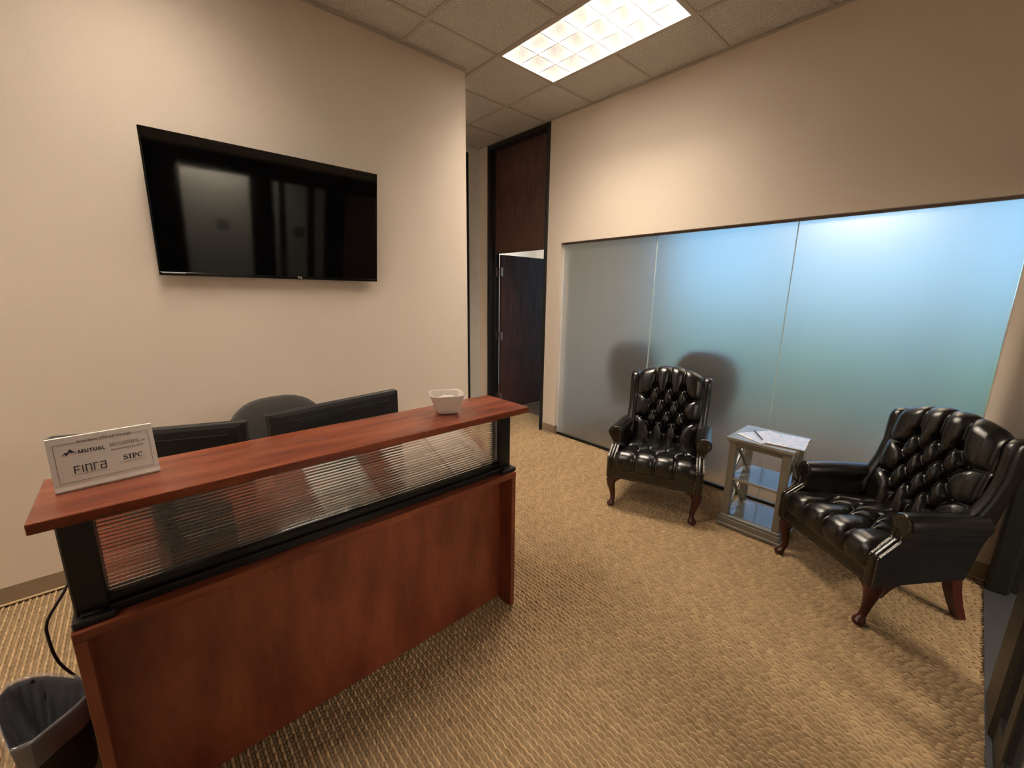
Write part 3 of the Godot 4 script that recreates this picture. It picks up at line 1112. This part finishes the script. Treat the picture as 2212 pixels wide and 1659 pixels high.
func behind_desk() -> void:
	monitor(Vector3(0.633, 0.737, -1.85), atan2(0.10, 0.60), 0.606, 0.366, "black monitor seen from behind, nearer the white bowl on the counter")
	monitor(Vector3(0.0, 0.737, -1.875), -atan2(0.19, 0.534), 0.562, 0.362, "black monitor seen from behind, partly hidden by the white counter sign")
	var ch := task_chair("office_chair", 1.022, M.fabric)
	ch.position = Vector3(0.545, 0, -2.16)
	ch.rotation.y = deg_to_rad(8)
	tag(ch, "grey fabric office chair with a rounded back behind the monitors", "office chair")
	var kb := base("keyboard", Vector3(0.32, 0.737, -2.02))
	tag(kb, "black keyboard on the desk behind the monitors", "keyboard")
	put(mb().span(-0.22, 0.22, 0, 0.016, -0.07, 0.07, 0.004), "body", M.black_plastic, kb)
	var keys := mb()
	for r in 5:
		for c in 15:
			keys.span(-0.208 + c * 0.0278, -0.184 + c * 0.0278, 0.015, 0.022, -0.06 + r * 0.024, -0.039 + r * 0.024, 0.002)
	tag(put(keys, "keys", M.black_soft, kb), "", "").set_meta("kind", "stuff")
	for k in ["label", "category"]:
		kb.get_node("keys").remove_meta(k)
	# papers lying behind the ribbed panel
	var n := 0
	var spots := [[0.55, -1.60, 0.0, "stack of white papers on the desk behind the ribbed panel, left of the others"], [0.885, -1.59, 0.0, "stack of white papers on the desk behind the ribbed panel, middle of the three"], [1.12, -1.62, 0.0, "stack of white papers on the desk behind the right end of the ribbed panel"]]
	for q in spots:
		var s := base("paper_stack", Vector3(q[0], 0.737, q[1]), q[2])
		tag(s, q[3], "papers", "papers behind the ribbed panel")
		var hgt: float = [0.004, 0.012, 0.007][n]
		put(mb().span(-0.108, 0.108, 0, hgt, -0.14, 0.14, 0.001), "sheets", M.paper, s)
		put(mb().span(-0.106, 0.10, hgt, hgt + 0.0008, -0.138, 0.132), "top_sheet", M.paper, s)
		n += 1
	var ph := base("desk_phone", Vector3(0.06, 0.737, -1.64), 0.2)
	tag(ph, "dark desk telephone blurred behind the left part of the ribbed panel", "telephone")
	put(mb().prism([Vector2(-0.09, 0), Vector2(0.09, 0), Vector2(0.09, 0.085), Vector2(0.06, 0.09), Vector2(-0.09, 0.02)], func(q: Vector2) -> Vector3: return Vector3(-0.09, q.y, q.x), func(q: Vector2) -> Vector3: return Vector3(0.09, q.y, q.x)), "body", M.black_plastic, ph)
	put(mb().tube([Vector3(-0.065, 0.05, -0.08), Vector3(-0.065, 0.085, -0.06), Vector3(-0.065, 0.11, 0.03), Vector3(-0.065, 0.10, 0.075)], [0.022, 0.02, 0.018, 0.024], 10), "handset", M.black_plastic, ph)


func television() -> void:
	var root := base("television", Vector3(0.7545, 2.0135, -2.975))
	root.rotation.x = 0.1254
	tag(root, "large black flat screen television tilted down on the beige wall behind the desk", "television")
	var w := 1.238
	var h := 0.722
	put(mb().span(-w / 2, w / 2, -h / 2, h / 2, -0.02, 0.0, 0.004).span(-w * 0.32, w * 0.32, -h * 0.08, h * 0.38, -0.05, -0.02, 0.008), "case", M.black_plastic, root)
	var bz := mb()
	bz.span(-w / 2, w / 2, h / 2 - 0.009, h / 2, 0.0, 0.004, 0.0015)
	bz.span(-w / 2, w / 2, -h / 2, -h / 2 + 0.018, 0.0, 0.004, 0.0015)
	for s in [-1.0, 1.0]:
		bz.span(s * (w / 2 - 0.008), s * w / 2, -h / 2 + 0.018, h / 2 - 0.009, 0.0, 0.004, 0.0015)
	put(bz, "bezel", M.bezel, root)
	put(mb().span(-w / 2 + 0.008, w / 2 - 0.008, -h / 2 + 0.018, h / 2 - 0.009, 0.0, 0.002), "screen", M.screen, root)
	text(root, "lettering", "TCL", "Droid Sans", 700, 0.030, Vector3(0.09, -h / 2 + 0.011, 0.0042), M.white_acrylic)
	put(mb().span(0.07, 0.11, -h / 2 - 0.004, -h / 2, -0.01, 0.0035, 0.001), "sensor", M.silver, root)
	put(mb().span(-w / 2 + 0.012, -w / 2 + 0.115, -h / 2 + 0.012, -h / 2 + 0.0145, 0.004, 0.0045), "sticker", M.white_acrylic, root)
	var mount := mb()
	mount.span(-0.22, 0.22, 0.0, 0.16, -0.075, -0.05, 0.002)
	mount.span(-0.2, -0.16, 0.0, 0.1, -0.086, -0.05, 0.002)
	mount.span(0.16, 0.2, 0.0, 0.1, -0.086, -0.05, 0.002)
	put(mount, "wall_bracket", M.black_metal, root)


func bin_and_cable() -> void:
	var rim := [Vector2(-0.417, -1.612), Vector2(-0.268, -1.728), Vector2(-0.262, -1.80), Vector2(-0.318, -1.862), Vector2(-0.40, -1.948), Vector2(-0.468, -1.965), Vector2(-0.492, -1.91), Vector2(-0.462, -1.76)]
	var ct := Vector2(-0.383, -1.79)
	# smooth the corners
	var sm := []
	for k in rim.size():
		var a: Vector2 = rim[k]
		var b: Vector2 = rim[(k + 1) % rim.size()]
		sm.append(a.lerp(b, 0.22))
		sm.append(a.lerp(b, 0.78))
	var root := base("wastebasket", Vector3(ct.x, 0, ct.y))
	tag(root, "small black wastebasket beside the left end of the desk", "wastebasket")
	var ring := func(s: float, y: float, wob := 0.0) -> PackedVector3Array:
		var o := PackedVector3Array()
		for k in sm.size():
			var q: Vector2 = (sm[k] - ct) * s
			var ww := wob * sin(k * 2.3 + y * 60.0)
			o.append(Vector3(q.x * (1 + ww), y + ww * 0.1, q.y * (1 + ww)))
		return o
	put(mb().loft([ring.call(0.78, 0.0), ring.call(0.985, 0.27), ring.call(1.0, 0.28), ring.call(0.965, 0.28), ring.call(0.95, 0.265), ring.call(0.75, 0.012)]), "basket_body", M.black_plastic, root)
	var liner := base("bin_liner", Vector3(ct.x, 0, ct.y))
	tag(liner, "crumpled clear plastic bag folded over the rim of the wastebasket", "bin liner")
	var fine := []
	for k in sm.size():
		for j in 4:
			var a: Vector2 = sm[k]
			var b: Vector2 = sm[(k + 1) % sm.size()]
			fine.append(a.lerp(b, j / 4.0) - ct)
	var rows := []
	for q in [[1.10, 0.205, 0.05], [1.09, 0.235, 0.035], [1.07, 0.262, 0.02], [1.055, 0.283, 0.01], [1.02, 0.291, 0.006], [0.965, 0.288, 0.008], [0.92, 0.262, 0.03], [0.84, 0.20, 0.06], [0.74, 0.13, 0.09], [0.60, 0.06, 0.10], [0.2, 0.03, 0.05]]:
		var row := PackedVector3Array()
		for k in fine.size() + 1:
			var f: Vector2 = fine[k % fine.size()]
			var ph := float(k % fine.size())
			var ww: float = q[2] * (sin(ph * 1.7 + q[1] * 35.0) * 0.6 + sin(ph * 0.63 + q[1] * 71.0) * 0.7)
			row.append(Vector3(f.x * (q[0] + ww), q[1] + ww * 0.06, f.y * (q[0] + ww)))
		rows.append(row)
	put(mb().sheet(rows, Vector3.UP), "bag", M.film, liner)
	var path := []
	var cv := Curve3D.new()
	cv.bake_interval = 0.01
	for q in [Vector3(-0.232, 0.60, -2.12), Vector3(-0.24, 0.66, -2.03), Vector3(-0.293, 0.586, -1.9), Vector3(-0.345, 0.50, -1.895), Vector3(-0.353, 0.432, -1.9), Vector3(-0.345, 0.33, -1.905), Vector3(-0.318, 0.20, -1.955), Vector3(-0.285, 0.05, -2.02), Vector3(-0.29, 0.008, -2.10), Vector3(-0.32, 0.006, -2.30)]:
		cv.add_point(q)
	for k in cv.point_count:
		var a := cv.get_point_position(maxi(k - 1, 0))
		var b := cv.get_point_position(mini(k + 1, cv.point_count - 1))
		cv.set_point_in(k, -(b - a) / 6.0)
		cv.set_point_out(k, (b - a) / 6.0)
	for k in 41:
		path.append(cv.sample_baked(cv.get_baked_length() * k / 40.0))
	tag(put(mb().tube(path, 0.0045, 8), "power_cable", M.black_plastic), "black cable looping down past the left end of the desk", "cable")


# ------------------------------------------------------------------ wing chair
func crease(q: Vector2, segs: Array) -> float:
	var best := 1e9
	for s in segs:
		var a: Vector2 = s[0]
		var ab: Vector2 = s[1] - a
		var t := clampf((q - a).dot(ab) / ab.length_squared(), 0.0, 1.0)
		best = minf(best, (a + ab * t).distance_squared_to(q))
	return sqrt(best)


func nearest(q: Vector2, pts: Array) -> float:
	var best := 1e9
	for s in pts:
		best = minf(best, q.distance_squared_to(s))
	return sqrt(best)


func back_w(y: float) -> float:
	return -0.462 - (y - 0.38) * 0.222


func back_top(u: float) -> float:
	return 1.0 - 0.052 * pow(absf(u) / 0.24, 2.0)


func armchair() -> Node3D:
	# local x across, y up, z forward; origin on the floor between the front feet
	var root := base("wing_chair")
	# --- tufted back
	var btn := []
	var rows_y := [0.855, 0.765, 0.678, 0.588, 0.50]
	for r in 5:
		for u in ([-0.105, 0.0, 0.105] if r % 2 == 0 else [-0.16, -0.053, 0.053, 0.16]):
			btn.append(Vector2(u, rows_y[r]))
	var segs := []
	for a in btn:
		for b in btn:
			if b.y < a.y - 0.05 and b.y > a.y - 0.12 and absf(a.x - b.x) < 0.06:
				segs.append([a, b])
		if a.y > 0.85:
			segs.append([a, Vector2(a.x, 1.2)])
		if a.y < 0.51:
			segs.append([a, Vector2(a.x, 0.3)])
		if absf(a.x) > 0.15:
			segs.append([a, Vector2(signf(a.x) * 0.27, a.y + 0.012)])
	var nu := 96
	var nt := 130
	var nrm := Vector3(0, 0.238, 0.971)
	var rows := []
	for k in nt + 1:
		var t := float(k) / nt
		var row := PackedVector3Array()
		for j in nu + 1:
			var u := lerpf(-0.262, 0.262, float(j) / nu)
			var yt := back_top(u) - 0.045
			var q: Vector2
			var roll := 0.0
			if t < 0.86:
				q = Vector2(u, lerpf(0.36, yt, t / 0.86))
			else:
				roll = (t - 0.86) / 0.14 * 2.5
				q = Vector2(u, yt + roll * 0.04)
			var dc := crease(q, segs)
			var db := nearest(q, btn)
			var edge := clampf((0.25 - absf(u)) / 0.045, 0.0, 1.0)
			var f := 1.0 - exp(-dc / 0.017)
			var d := 0.014 + 0.036 * f - 0.030 * exp(-pow(db / 0.021, 2.0))
			d = lerpf(d, 0.036, 0.86 * smoothstep(0.80, 1.0, t))
			d *= 0.30 + 0.70 * sqrt(edge)
			d += 0.010 * (1.0 - pow(u / 0.25, 2.0))
			if t < 0.86:
				row.append(Vector3(u, q.y, back_w(q.y)) + nrm * d)
			else:
				var ctr := Vector3(u, yt, back_w(yt)) - nrm * 0.038
				var dirv := nrm.rotated(Vector3.LEFT, roll) if roll > 0 else nrm
				row.append(ctr + dirv * (0.038 + d * (1.0 - 0.22 * roll)))
		rows.append(row)
	put(mb().sheet(rows, Vector3(0, 0.2, 1)), "tufted_back", M.leather, root)
	var bm := mb()
	for q in btn:
		bm.ball(Vector3(q.x, q.y, back_w(q.y)) + nrm * 0.002, Vector3(0.008, 0.008, 0.006), 8, 5)
	# --- tufted seat; s runs from the bottom of the front edge up and back
	var sb := []
	var s_front := 0.115
	for r in 3:
		for u in ([-0.14, 0.0, 0.14] if r % 2 == 0 else [-0.215, -0.07, 0.07, 0.215]):
			sb.append(Vector2(u, s_front + 0.105 + 0.095 * r))
	var ss := []
	for a in sb:
		for b in sb:
			if b.y > a.y + 0.05 and b.y < a.y + 0.13 and absf(a.x - b.x) < 0.08:
				ss.append([a, b])
		if a.y < s_front + 0.12:
			ss.append([a, Vector2(a.x, -0.05)])
		if a.y > s_front + 0.28:
			ss.append([a, Vector2(a.x, 0.8)])
		if absf(a.x) > 0.2:
			ss.append([a, Vector2(signf(a.x) * 0.32, a.y)])
	rows = []
	var ns := 110
	for k in ns + 1:
		var s := 0.56 * k / ns
		var pz: float
		var py: float
		var n: Vector3
		if s < 0.06:
			pz = 0.0
			py = 0.298 + s
			n = Vector3(0, 0, 1)
		elif s < 0.06 + 0.0785:
			var a := (s - 0.06) / 0.05
			pz = -0.05 + 0.05 * cos(a)
			py = 0.358 + 0.05 * sin(a)
			n = Vector3(0, sin(a), cos(a))
		else:
			pz = -0.05 - (s - 0.1385)
			py = 0.408 - 0.035 * (s - 0.1385)
			n = Vector3(0, 1, 0)
		var row := PackedVector3Array()
		for j in nu + 1:
			var hw := lerpf(0.286, 0.245, clampf(-pz / 0.4, 0.0, 1.0))
			var g := lerpf(-1.0, 1.0, float(j) / nu)
			var u := g * hw
			var q := Vector2(g * 0.286, s)
			var dc := crease(q, ss)
			var db := nearest(q, sb)
			var edge := clampf((1.0 - absf(g)) / 0.14, 0.0, 1.0)
			var low := clampf(s / 0.035, 0.0, 1.0)
			var d := 0.004 + 0.026 * (1.0 - exp(-dc / 0.016)) - 0.010 * exp(-pow(db / 0.014, 2.0))
			d *= (0.25 + 0.75 * sqrt(edge)) * (0.3 + 0.7 * sqrt(low))
			d += 0.012 * (1.0 - g * g) * clampf(s / 0.1, 0.0, 1.0)
			row.append(Vector3(u, py, pz) + n * d)
		rows.append(row)
	put(mb().sheet(rows, Vector3(0, 1, 0.5)), "tufted_seat", M.leather, root)
	for q in sb:
		bm.ball(Vector3(q.x, 0.409 - 0.035 * (q.y - 0.1385), -0.05 - (q.y - 0.1385)) + Vector3(0, 0.004, 0), Vector3(0.007, 0.005, 0.007), 8, 5)
	put(bm, "tufting_buttons", M.leather, root)
	# --- frame under the seat
	var foot := [Vector2(-0.332, 0.008), Vector2(0.332, 0.008), Vector2(0.292, -0.50), Vector2(-0.292, -0.50)]
	put(mb().prism(foot, func(q: Vector2) -> Vector3: return Vector3(q.x, 0.232, q.y), func(q: Vector2) -> Vector3: return Vector3(q.x, 0.306, q.y)), "seat_rail", M.leather, root)
	# --- sides and arms
	for s in [-1.0, 1.0]:
		var side := [Vector2(0.010, 0.234), Vector2(0.010, 0.380), Vector2(0.004, 0.392), Vector2(-0.085, 0.462), Vector2(-0.10, 0.478), Vector2(-0.565, 0.478), Vector2(-0.502, 0.234)]
		var outer := func(q: Vector2) -> Vector3: return Vector3(s * lerpf(0.334, 0.294, clampf(-q.x / 0.5, 0, 1)), q.y, q.x)
		var inner := func(q: Vector2) -> Vector3: return Vector3(s * (lerpf(0.334, 0.294, clampf(-q.x / 0.5, 0, 1)) - 0.056), q.y, q.x)
		put(mb().prism(side, outer, inner), "side_panel", M.leather, root)
		# padded strip down the front of the arm, between two rows of nails
		var strip := [Vector2(0.236, 0.010), Vector2(0.30, 0.011), Vector2(0.36, 0.011), Vector2(0.382, 0.009), Vector2(0.394, 0.0), Vector2(0.43, -0.045), Vector2(0.462, -0.087), Vector2(0.476, -0.097), Vector2(0.50, -0.100), Vector2(0.52, -0.099)]
		var sr := []
		for k in strip.size():
			var q: Vector2 = strip[k]
			var dq: Vector2 = (strip[mini(k + 1, strip.size() - 1)] - strip[maxi(k - 1, 0)]).normalized()
			var n := Vector3(0, -dq.y, dq.x)
			var row := PackedVector3Array()
			var uo := lerpf(0.334, 0.294, clampf(-q.y / 0.5, 0, 1))
			for j in 9:
				var g := j / 8.0
				var bulge := 0.0085 * sqrt(maxf(0.0, 1.0 - pow(g * 2 - 1, 2.0)))
				row.append(Vector3(s * (uo - 0.011 - 0.034 * g), q.x, q.y) + n * (bulge - 0.0005))
			sr.append(row)
		put(mb().sheet(sr, Vector3(0, 0.4, 1)), "arm_front_welt", M.leather, root)
		# rolled arm: keyhole section swept from the scroll to the wing
		var rings := []
		for k in 12:
			var t := k / 11.0
			var z := lerpf(-0.098, -0.50, t)
			var cx := lerpf(0.309, 0.302, t)
			var cy := lerpf(0.552, 0.535, t) + 0.004 * sin(PI * t)
			var r := 0.054
			var big := 1.0
			if k == 0:
				big = 0.86
				z = -0.094
			elif k == 1:
				z = -0.101
			var ring := PackedVector3Array()
			ring.append(Vector3(s * (cx + 0.018), 0.44, z))
			ring.append(Vector3(s * (cx + 0.018), 0.485, z))
			for j in 17:
				var a := deg_to_rad(-52.0 + 272.0 * j / 16.0)
				ring.append(Vector3(s * (cx + cos(a) * r * big), cy + sin(a) * r * big, z))
			ring.append(Vector3(s * (cx - 0.036), 0.475, z))
			ring.append(Vector3(s * (cx - 0.040), 0.40, z))
			rings.append(ring)
		put(mb().loft(rings), "arm", M.leather, root)
		# wing
		rings = []
		var prof := [[0.44, -0.42, 1.0], [0.52, -0.432, 1.0], [0.584, -0.468, 1.0], [0.66, -0.508, 1.0], [0.76, -0.540, 1.0], [0.86, -0.548, 1.0], [0.90, -0.552, 1.0], [0.928, -0.564, 0.96], [0.943, -0.580, 0.85], [0.951, -0.600, 0.62], [0.953, -0.625, 0.25]]
		for q in prof:
			var y: float = q[0]
			var zf: float = q[1]
			var zr := -0.503 - (y - 0.253) * 0.257
			var kk: float = q[2]
			var uo := lerpf(0.302, 0.316, (y - 0.44) / 0.51)
			var ui := lerpf(0.232, 0.244, (y - 0.44) / 0.51)
			var mid := (uo + ui) / 2
			var hw := (uo - ui) / 2 * kk
			zr = lerpf((zf + zr) / 2, zr, kk)
			var ring := PackedVector3Array()
			ring.append(Vector3(s * (mid + hw * 0.9), y, zr))
			ring.append(Vector3(s * (mid + hw), y, zr + 0.012 * kk))
			for j in 11:
				var a := PI * j / 10.0
				ring.append(Vector3(s * (mid + cos(a) * hw), y, zf - 0.032 * kk + sin(a) * 0.032 * kk))
			ring.append(Vector3(s * (mid - hw), y, zr + 0.012 * kk))
			ring.append(Vector3(s * (mid - hw * 0.9), y, zr))
			rings.append(ring)
		put(mb().loft(rings), "wing", M.leather, root)
		# --- front leg, cabriole
		var path := [Vector3(0.290, 0.240, -0.045), Vector3(0.296, 0.222, -0.038), Vector3(0.303, 0.195, -0.028), Vector3(0.302, 0.160, -0.024), Vector3(0.294, 0.120, -0.028), Vector3(0.286, 0.080, -0.030), Vector3(0.283, 0.050, -0.026), Vector3(0.285, 0.034, -0.016), Vector3(0.288, 0.024, -0.006), Vector3(0.290, 0.012, -0.002), Vector3(0.290, 0.0, -0.002)]
		var rad := [0.040, 0.041, 0.037, 0.030, 0.0235, 0.0195, 0.0175, 0.019, 0.026, 0.029, 0.022]
		var pp := []
		for q in path:
			pp.append(Vector3(q.x * s, q.y, q.z))
		var rings2 := []
		for k in pp.size():
			var ring := PackedVector3Array()
			for j in 14:
				var a := TAU * j / 14
				ring.append(pp[k] + Vector3(cos(a), 0, sin(a)) * rad[k])
			rings2.append(ring)
		var lg := mb().loft(rings2)
		# knee brackets along the front and the side
		var br := [Vector2(0.0, 0.234), Vector2(0.085, 0.234), Vector2(0.055, 0.222), Vector2(0.030, 0.200), Vector2(0.0, 0.165)]
		lg.prism(br, func(q: Vector2) -> Vector3: return Vector3(s * (0.285 - q.x), q.y, -0.045), func(q: Vector2) -> Vector3: return Vector3(s * (0.285 - q.x), q.y, -0.012))
		lg.prism(br, func(q: Vector2) -> Vector3: return Vector3(s * 0.325, q.y, -0.055 - q.x), func(q: Vector2) -> Vector3: return Vector3(s * 0.292, q.y, -0.055 - q.x))
		put(lg, "front_leg", M.leg_wood, root)
		var rl := []
		for q in [[0.245, 0.266, -0.465, 0.027], [0.16, 0.268, -0.485, 0.025], [0.08, 0.271, -0.515, 0.022], [0.0, 0.274, -0.552, 0.020]]:
			rl.append(PackedVector3Array([Vector3(s * q[1] - q[3], q[0], q[2] - q[3]), Vector3(s * q[1] + q[3], q[0], q[2] - q[3]), Vector3(s * q[1] + q[3], q[0], q[2] + q[3]), Vector3(s * q[1] - q[3], q[0], q[2] + q[3])]))
		var rm := mb()
		for k in 3:
			for j in 4:
				rm.face([rl[k][j], rl[k][(j + 1) % 4], rl[k + 1][(j + 1) % 4], rl[k + 1][j]])
		rm.face([rl[3][0], rl[3][1], rl[3][2], rl[3][3]])
		rm.face([rl[0][0], rl[0][1], rl[0][2], rl[0][3]])
		rm.outward(0)
		put(rm, "rear_leg", M.leg_wood, root)
	# --- outside of the back
	var bs := []
	for k in 15:
		var u := lerpf(-0.262, 0.262, k / 14.0)
		var yt := back_top(u) - 0.022
		if absf(u) > 0.25:
			yt = 0.93
		bs.append(PackedVector3Array([Vector3(u, 0.24, -0.502), Vector3(u, 0.60, -0.594), Vector3(u, yt - 0.02, -0.502 - (yt - 0.27) * 0.257), Vector3(u, yt, -0.490 - (yt - 0.27) * 0.257), Vector3(u, yt - 0.01, back_w(yt) - 0.035), Vector3(u, 0.45, back_w(0.45) - 0.03), Vector3(u, 0.24, -0.43)]))
	put(mb().loft(bs), "back_shell", M.leather, root)
	# --- nail heads
	var nm := mb()
	var nail := func(p0: Vector3, n: Vector3) -> void:
		var t := n.cross(Vector3(0.3, 0.9, 0.2)).normalized()
		var b := n.cross(t)
		var from := nm.i.size()
		var c := nm.p(p0 + n * 0.0022)
		var r1 := []
		for j in 6:
			var a := TAU * j / 6
			r1.append(nm.p(p0 + (t * cos(a) + b * sin(a)) * 0.0040))
		for j in 6:
			nm.tri(c, r1[j], r1[(j + 1) % 6])
		nm.facing(from, n)
	for k in 47:
		var u := lerpf(-0.275, 0.275, k / 46.0)
		for y in [0.243, 0.298]:
			nail.call(Vector3(u, y, 0.0085), Vector3(0, 0, 1))
	for s in [-1.0, 1.0]:
		for off in [0.006, 0.050]:
			var run := [Vector3(0.334 - off, 0.240, 0.0105), Vector3(0.334 - off, 0.380, 0.0105), Vector3(0.3335 - off, 0.392, 0.0045), Vector3(0.327 - off, 0.462, -0.0845), Vector3(0.326 - off, 0.50, -0.0945)]
			var acc := 0.0
			for k in run.size() - 1:
				var a: Vector3 = run[k]
				var b: Vector3 = run[k + 1]
				var ln := a.distance_to(b)
				var n := (b - a).cross(Vector3.RIGHT).normalized()
				if n.z < 0:
					n = -n
				while acc < ln:
					var q := a.lerp(b, acc / ln)
					nail.call(Vector3(q.x * s, q.y, q.z), n)
					acc += 0.0118
				acc -= ln
		for k in 15:
			var a := deg_to_rad(-40 + 260.0 * k / 14)
			nail.call(Vector3(s * (0.309 + cos(a) * 0.036), 0.552 + sin(a) * 0.036, -0.0938), Vector3(0, 0, 1))
	var no := put(nm, "nail_heads", M.nail, root)
	no.set_meta("kind", "stuff")
	no.set_meta("label", "rows of small brass nail heads along the leather edges")
	return root


func side_table() -> void:
	# turned so that local x runs along its front edge (world +z), local z towards the desk (world -x)
	var root := base("side_table", Vector3(3.097, 0, -0.812), atan2(-1.0, 0.0))
	tag(root, "small grey painted side table with two shelves and crossed sides between the wing chairs", "side table")
	var h := 0.2
	put(mb().span(-h, h, 0.628, 0.650, -h, h, 0.003), "table_top", M.table_top, root)
	put(mb().span(-h + 0.012, h - 0.012, 0.61, 0.628, -h + 0.012, h - 0.012, 0.002), "top_moulding", M.table_paint, root)
	put(mb().span(-h, h, 0.0, 0.022, -h, h, 0.004).span(-h + 0.006, h - 0.006, 0.022, 0.062, -h + 0.006, h - 0.006, 0.002).span(-h + 0.012, h - 0.012, 0.062, 0.082, -h + 0.012, h - 0.012, 0.005), "plinth", M.table_paint, root)
	for sx in [-1.0, 1.0]:
		for sz in [-1.0, 1.0]:
			put(mb().box(Vector3(sx * 0.158, 0.346, sz * 0.158), Vector3(0.044, 0.53, 0.044), 0.002), "post", M.table_paint, root)
	put(mb().span(-0.138, 0.138, 0.583, 0.61, 0.150, 0.168, 0.001), "apron", M.table_paint, root)
	put(mb().span(-0.138, 0.138, 0.583, 0.61, -0.168, -0.150, 0.001), "apron", M.table_paint, root)
	put(mb().span(-0.165, 0.165, 0.345, 0.363, -0.176, 0.176, 0.002), "shelf", M.table_top, root)
	put(mb().span(-0.15, 0.15, 0.0815, 0.084, -0.15, 0.15), "shelf", M.table_top, root)
	for s in [-1.0, 1.0]:
		for q in [[0.084, 0.345], [0.363, 0.61]]:
			for d in [-1.0, 1.0]:
				var a := Vector3(s * 0.158, q[0], -0.136 * d)
				var b := Vector3(s * 0.158, q[1], 0.136 * d)
				var m := mb()
				var t := (b - a).normalized()
				m.xf = Transform3D(Basis(Vector3.RIGHT, t, Vector3.RIGHT.cross(t)), (a + b) / 2 + Vector3(0.002 * d, 0, 0))
				m.box(Vector3.ZERO, Vector3(0.014, a.distance_to(b) - 0.012, 0.018), 0.001)
				put(m, "cross_bar", M.table_paint, root)
	# reading matter
	var mag := func(p1: Vector3, along: Vector3, y: float, th: float, label: String) -> void:
		# p1: near corner, «along»: direction of the bottom edge
		var o := base("magazine", Vector3(p1.x, y, p1.z), atan2(-along.z, along.x))
		tag(o, label, "magazine", "magazines on the side table")
		put(mb().span(0, 0.214, 0.0006, th - 0.0006, -0.276, 0.0), "pages", M.paper, o)
		put(mb().span(-0.001, 0.215, th - 0.0006, th, -0.277, 0.001), "cover", M.cover, o)
		put(mb().span(-0.001, 0.215, 0, 0.0006, -0.277, 0.001), "back_cover", M.cover, o)
		put(mb().span(0.012, 0.12, th, th + 0.0003, -0.022, -0.004), "title_strip", M.white_acrylic, o)
	mag.call(Vector3(3.012, 0, -0.99), Vector3(-0.48, 0, 0.876), 0.650, 0.004, "pale magazine lying askew on the left of the side table, partly under another")
	mag.call(Vector3(2.938, 0, -0.79), Vector3(0.13, 0, 0.99), 0.654, 0.005, "pale blue magazine on top, its corner jutting past the right edge of the side table")
	var pen := put(mb().tube([Vector3(0.098, 0, 0), Vector3(0.09, 0, 0), Vector3(-0.09, 0, 0), Vector3(-0.102, 0, 0)], [0.003, 0.0038, 0.0038, 0.0008], 8), "pencil", M.print_dark)
	pen.position = Vector3(3.055, 0.6628, -0.867)
	pen.rotation.y = atan2(0.54, 0.84)
	tag(pen, "thin dark pencil lying across the magazines on the side table", "pencil")
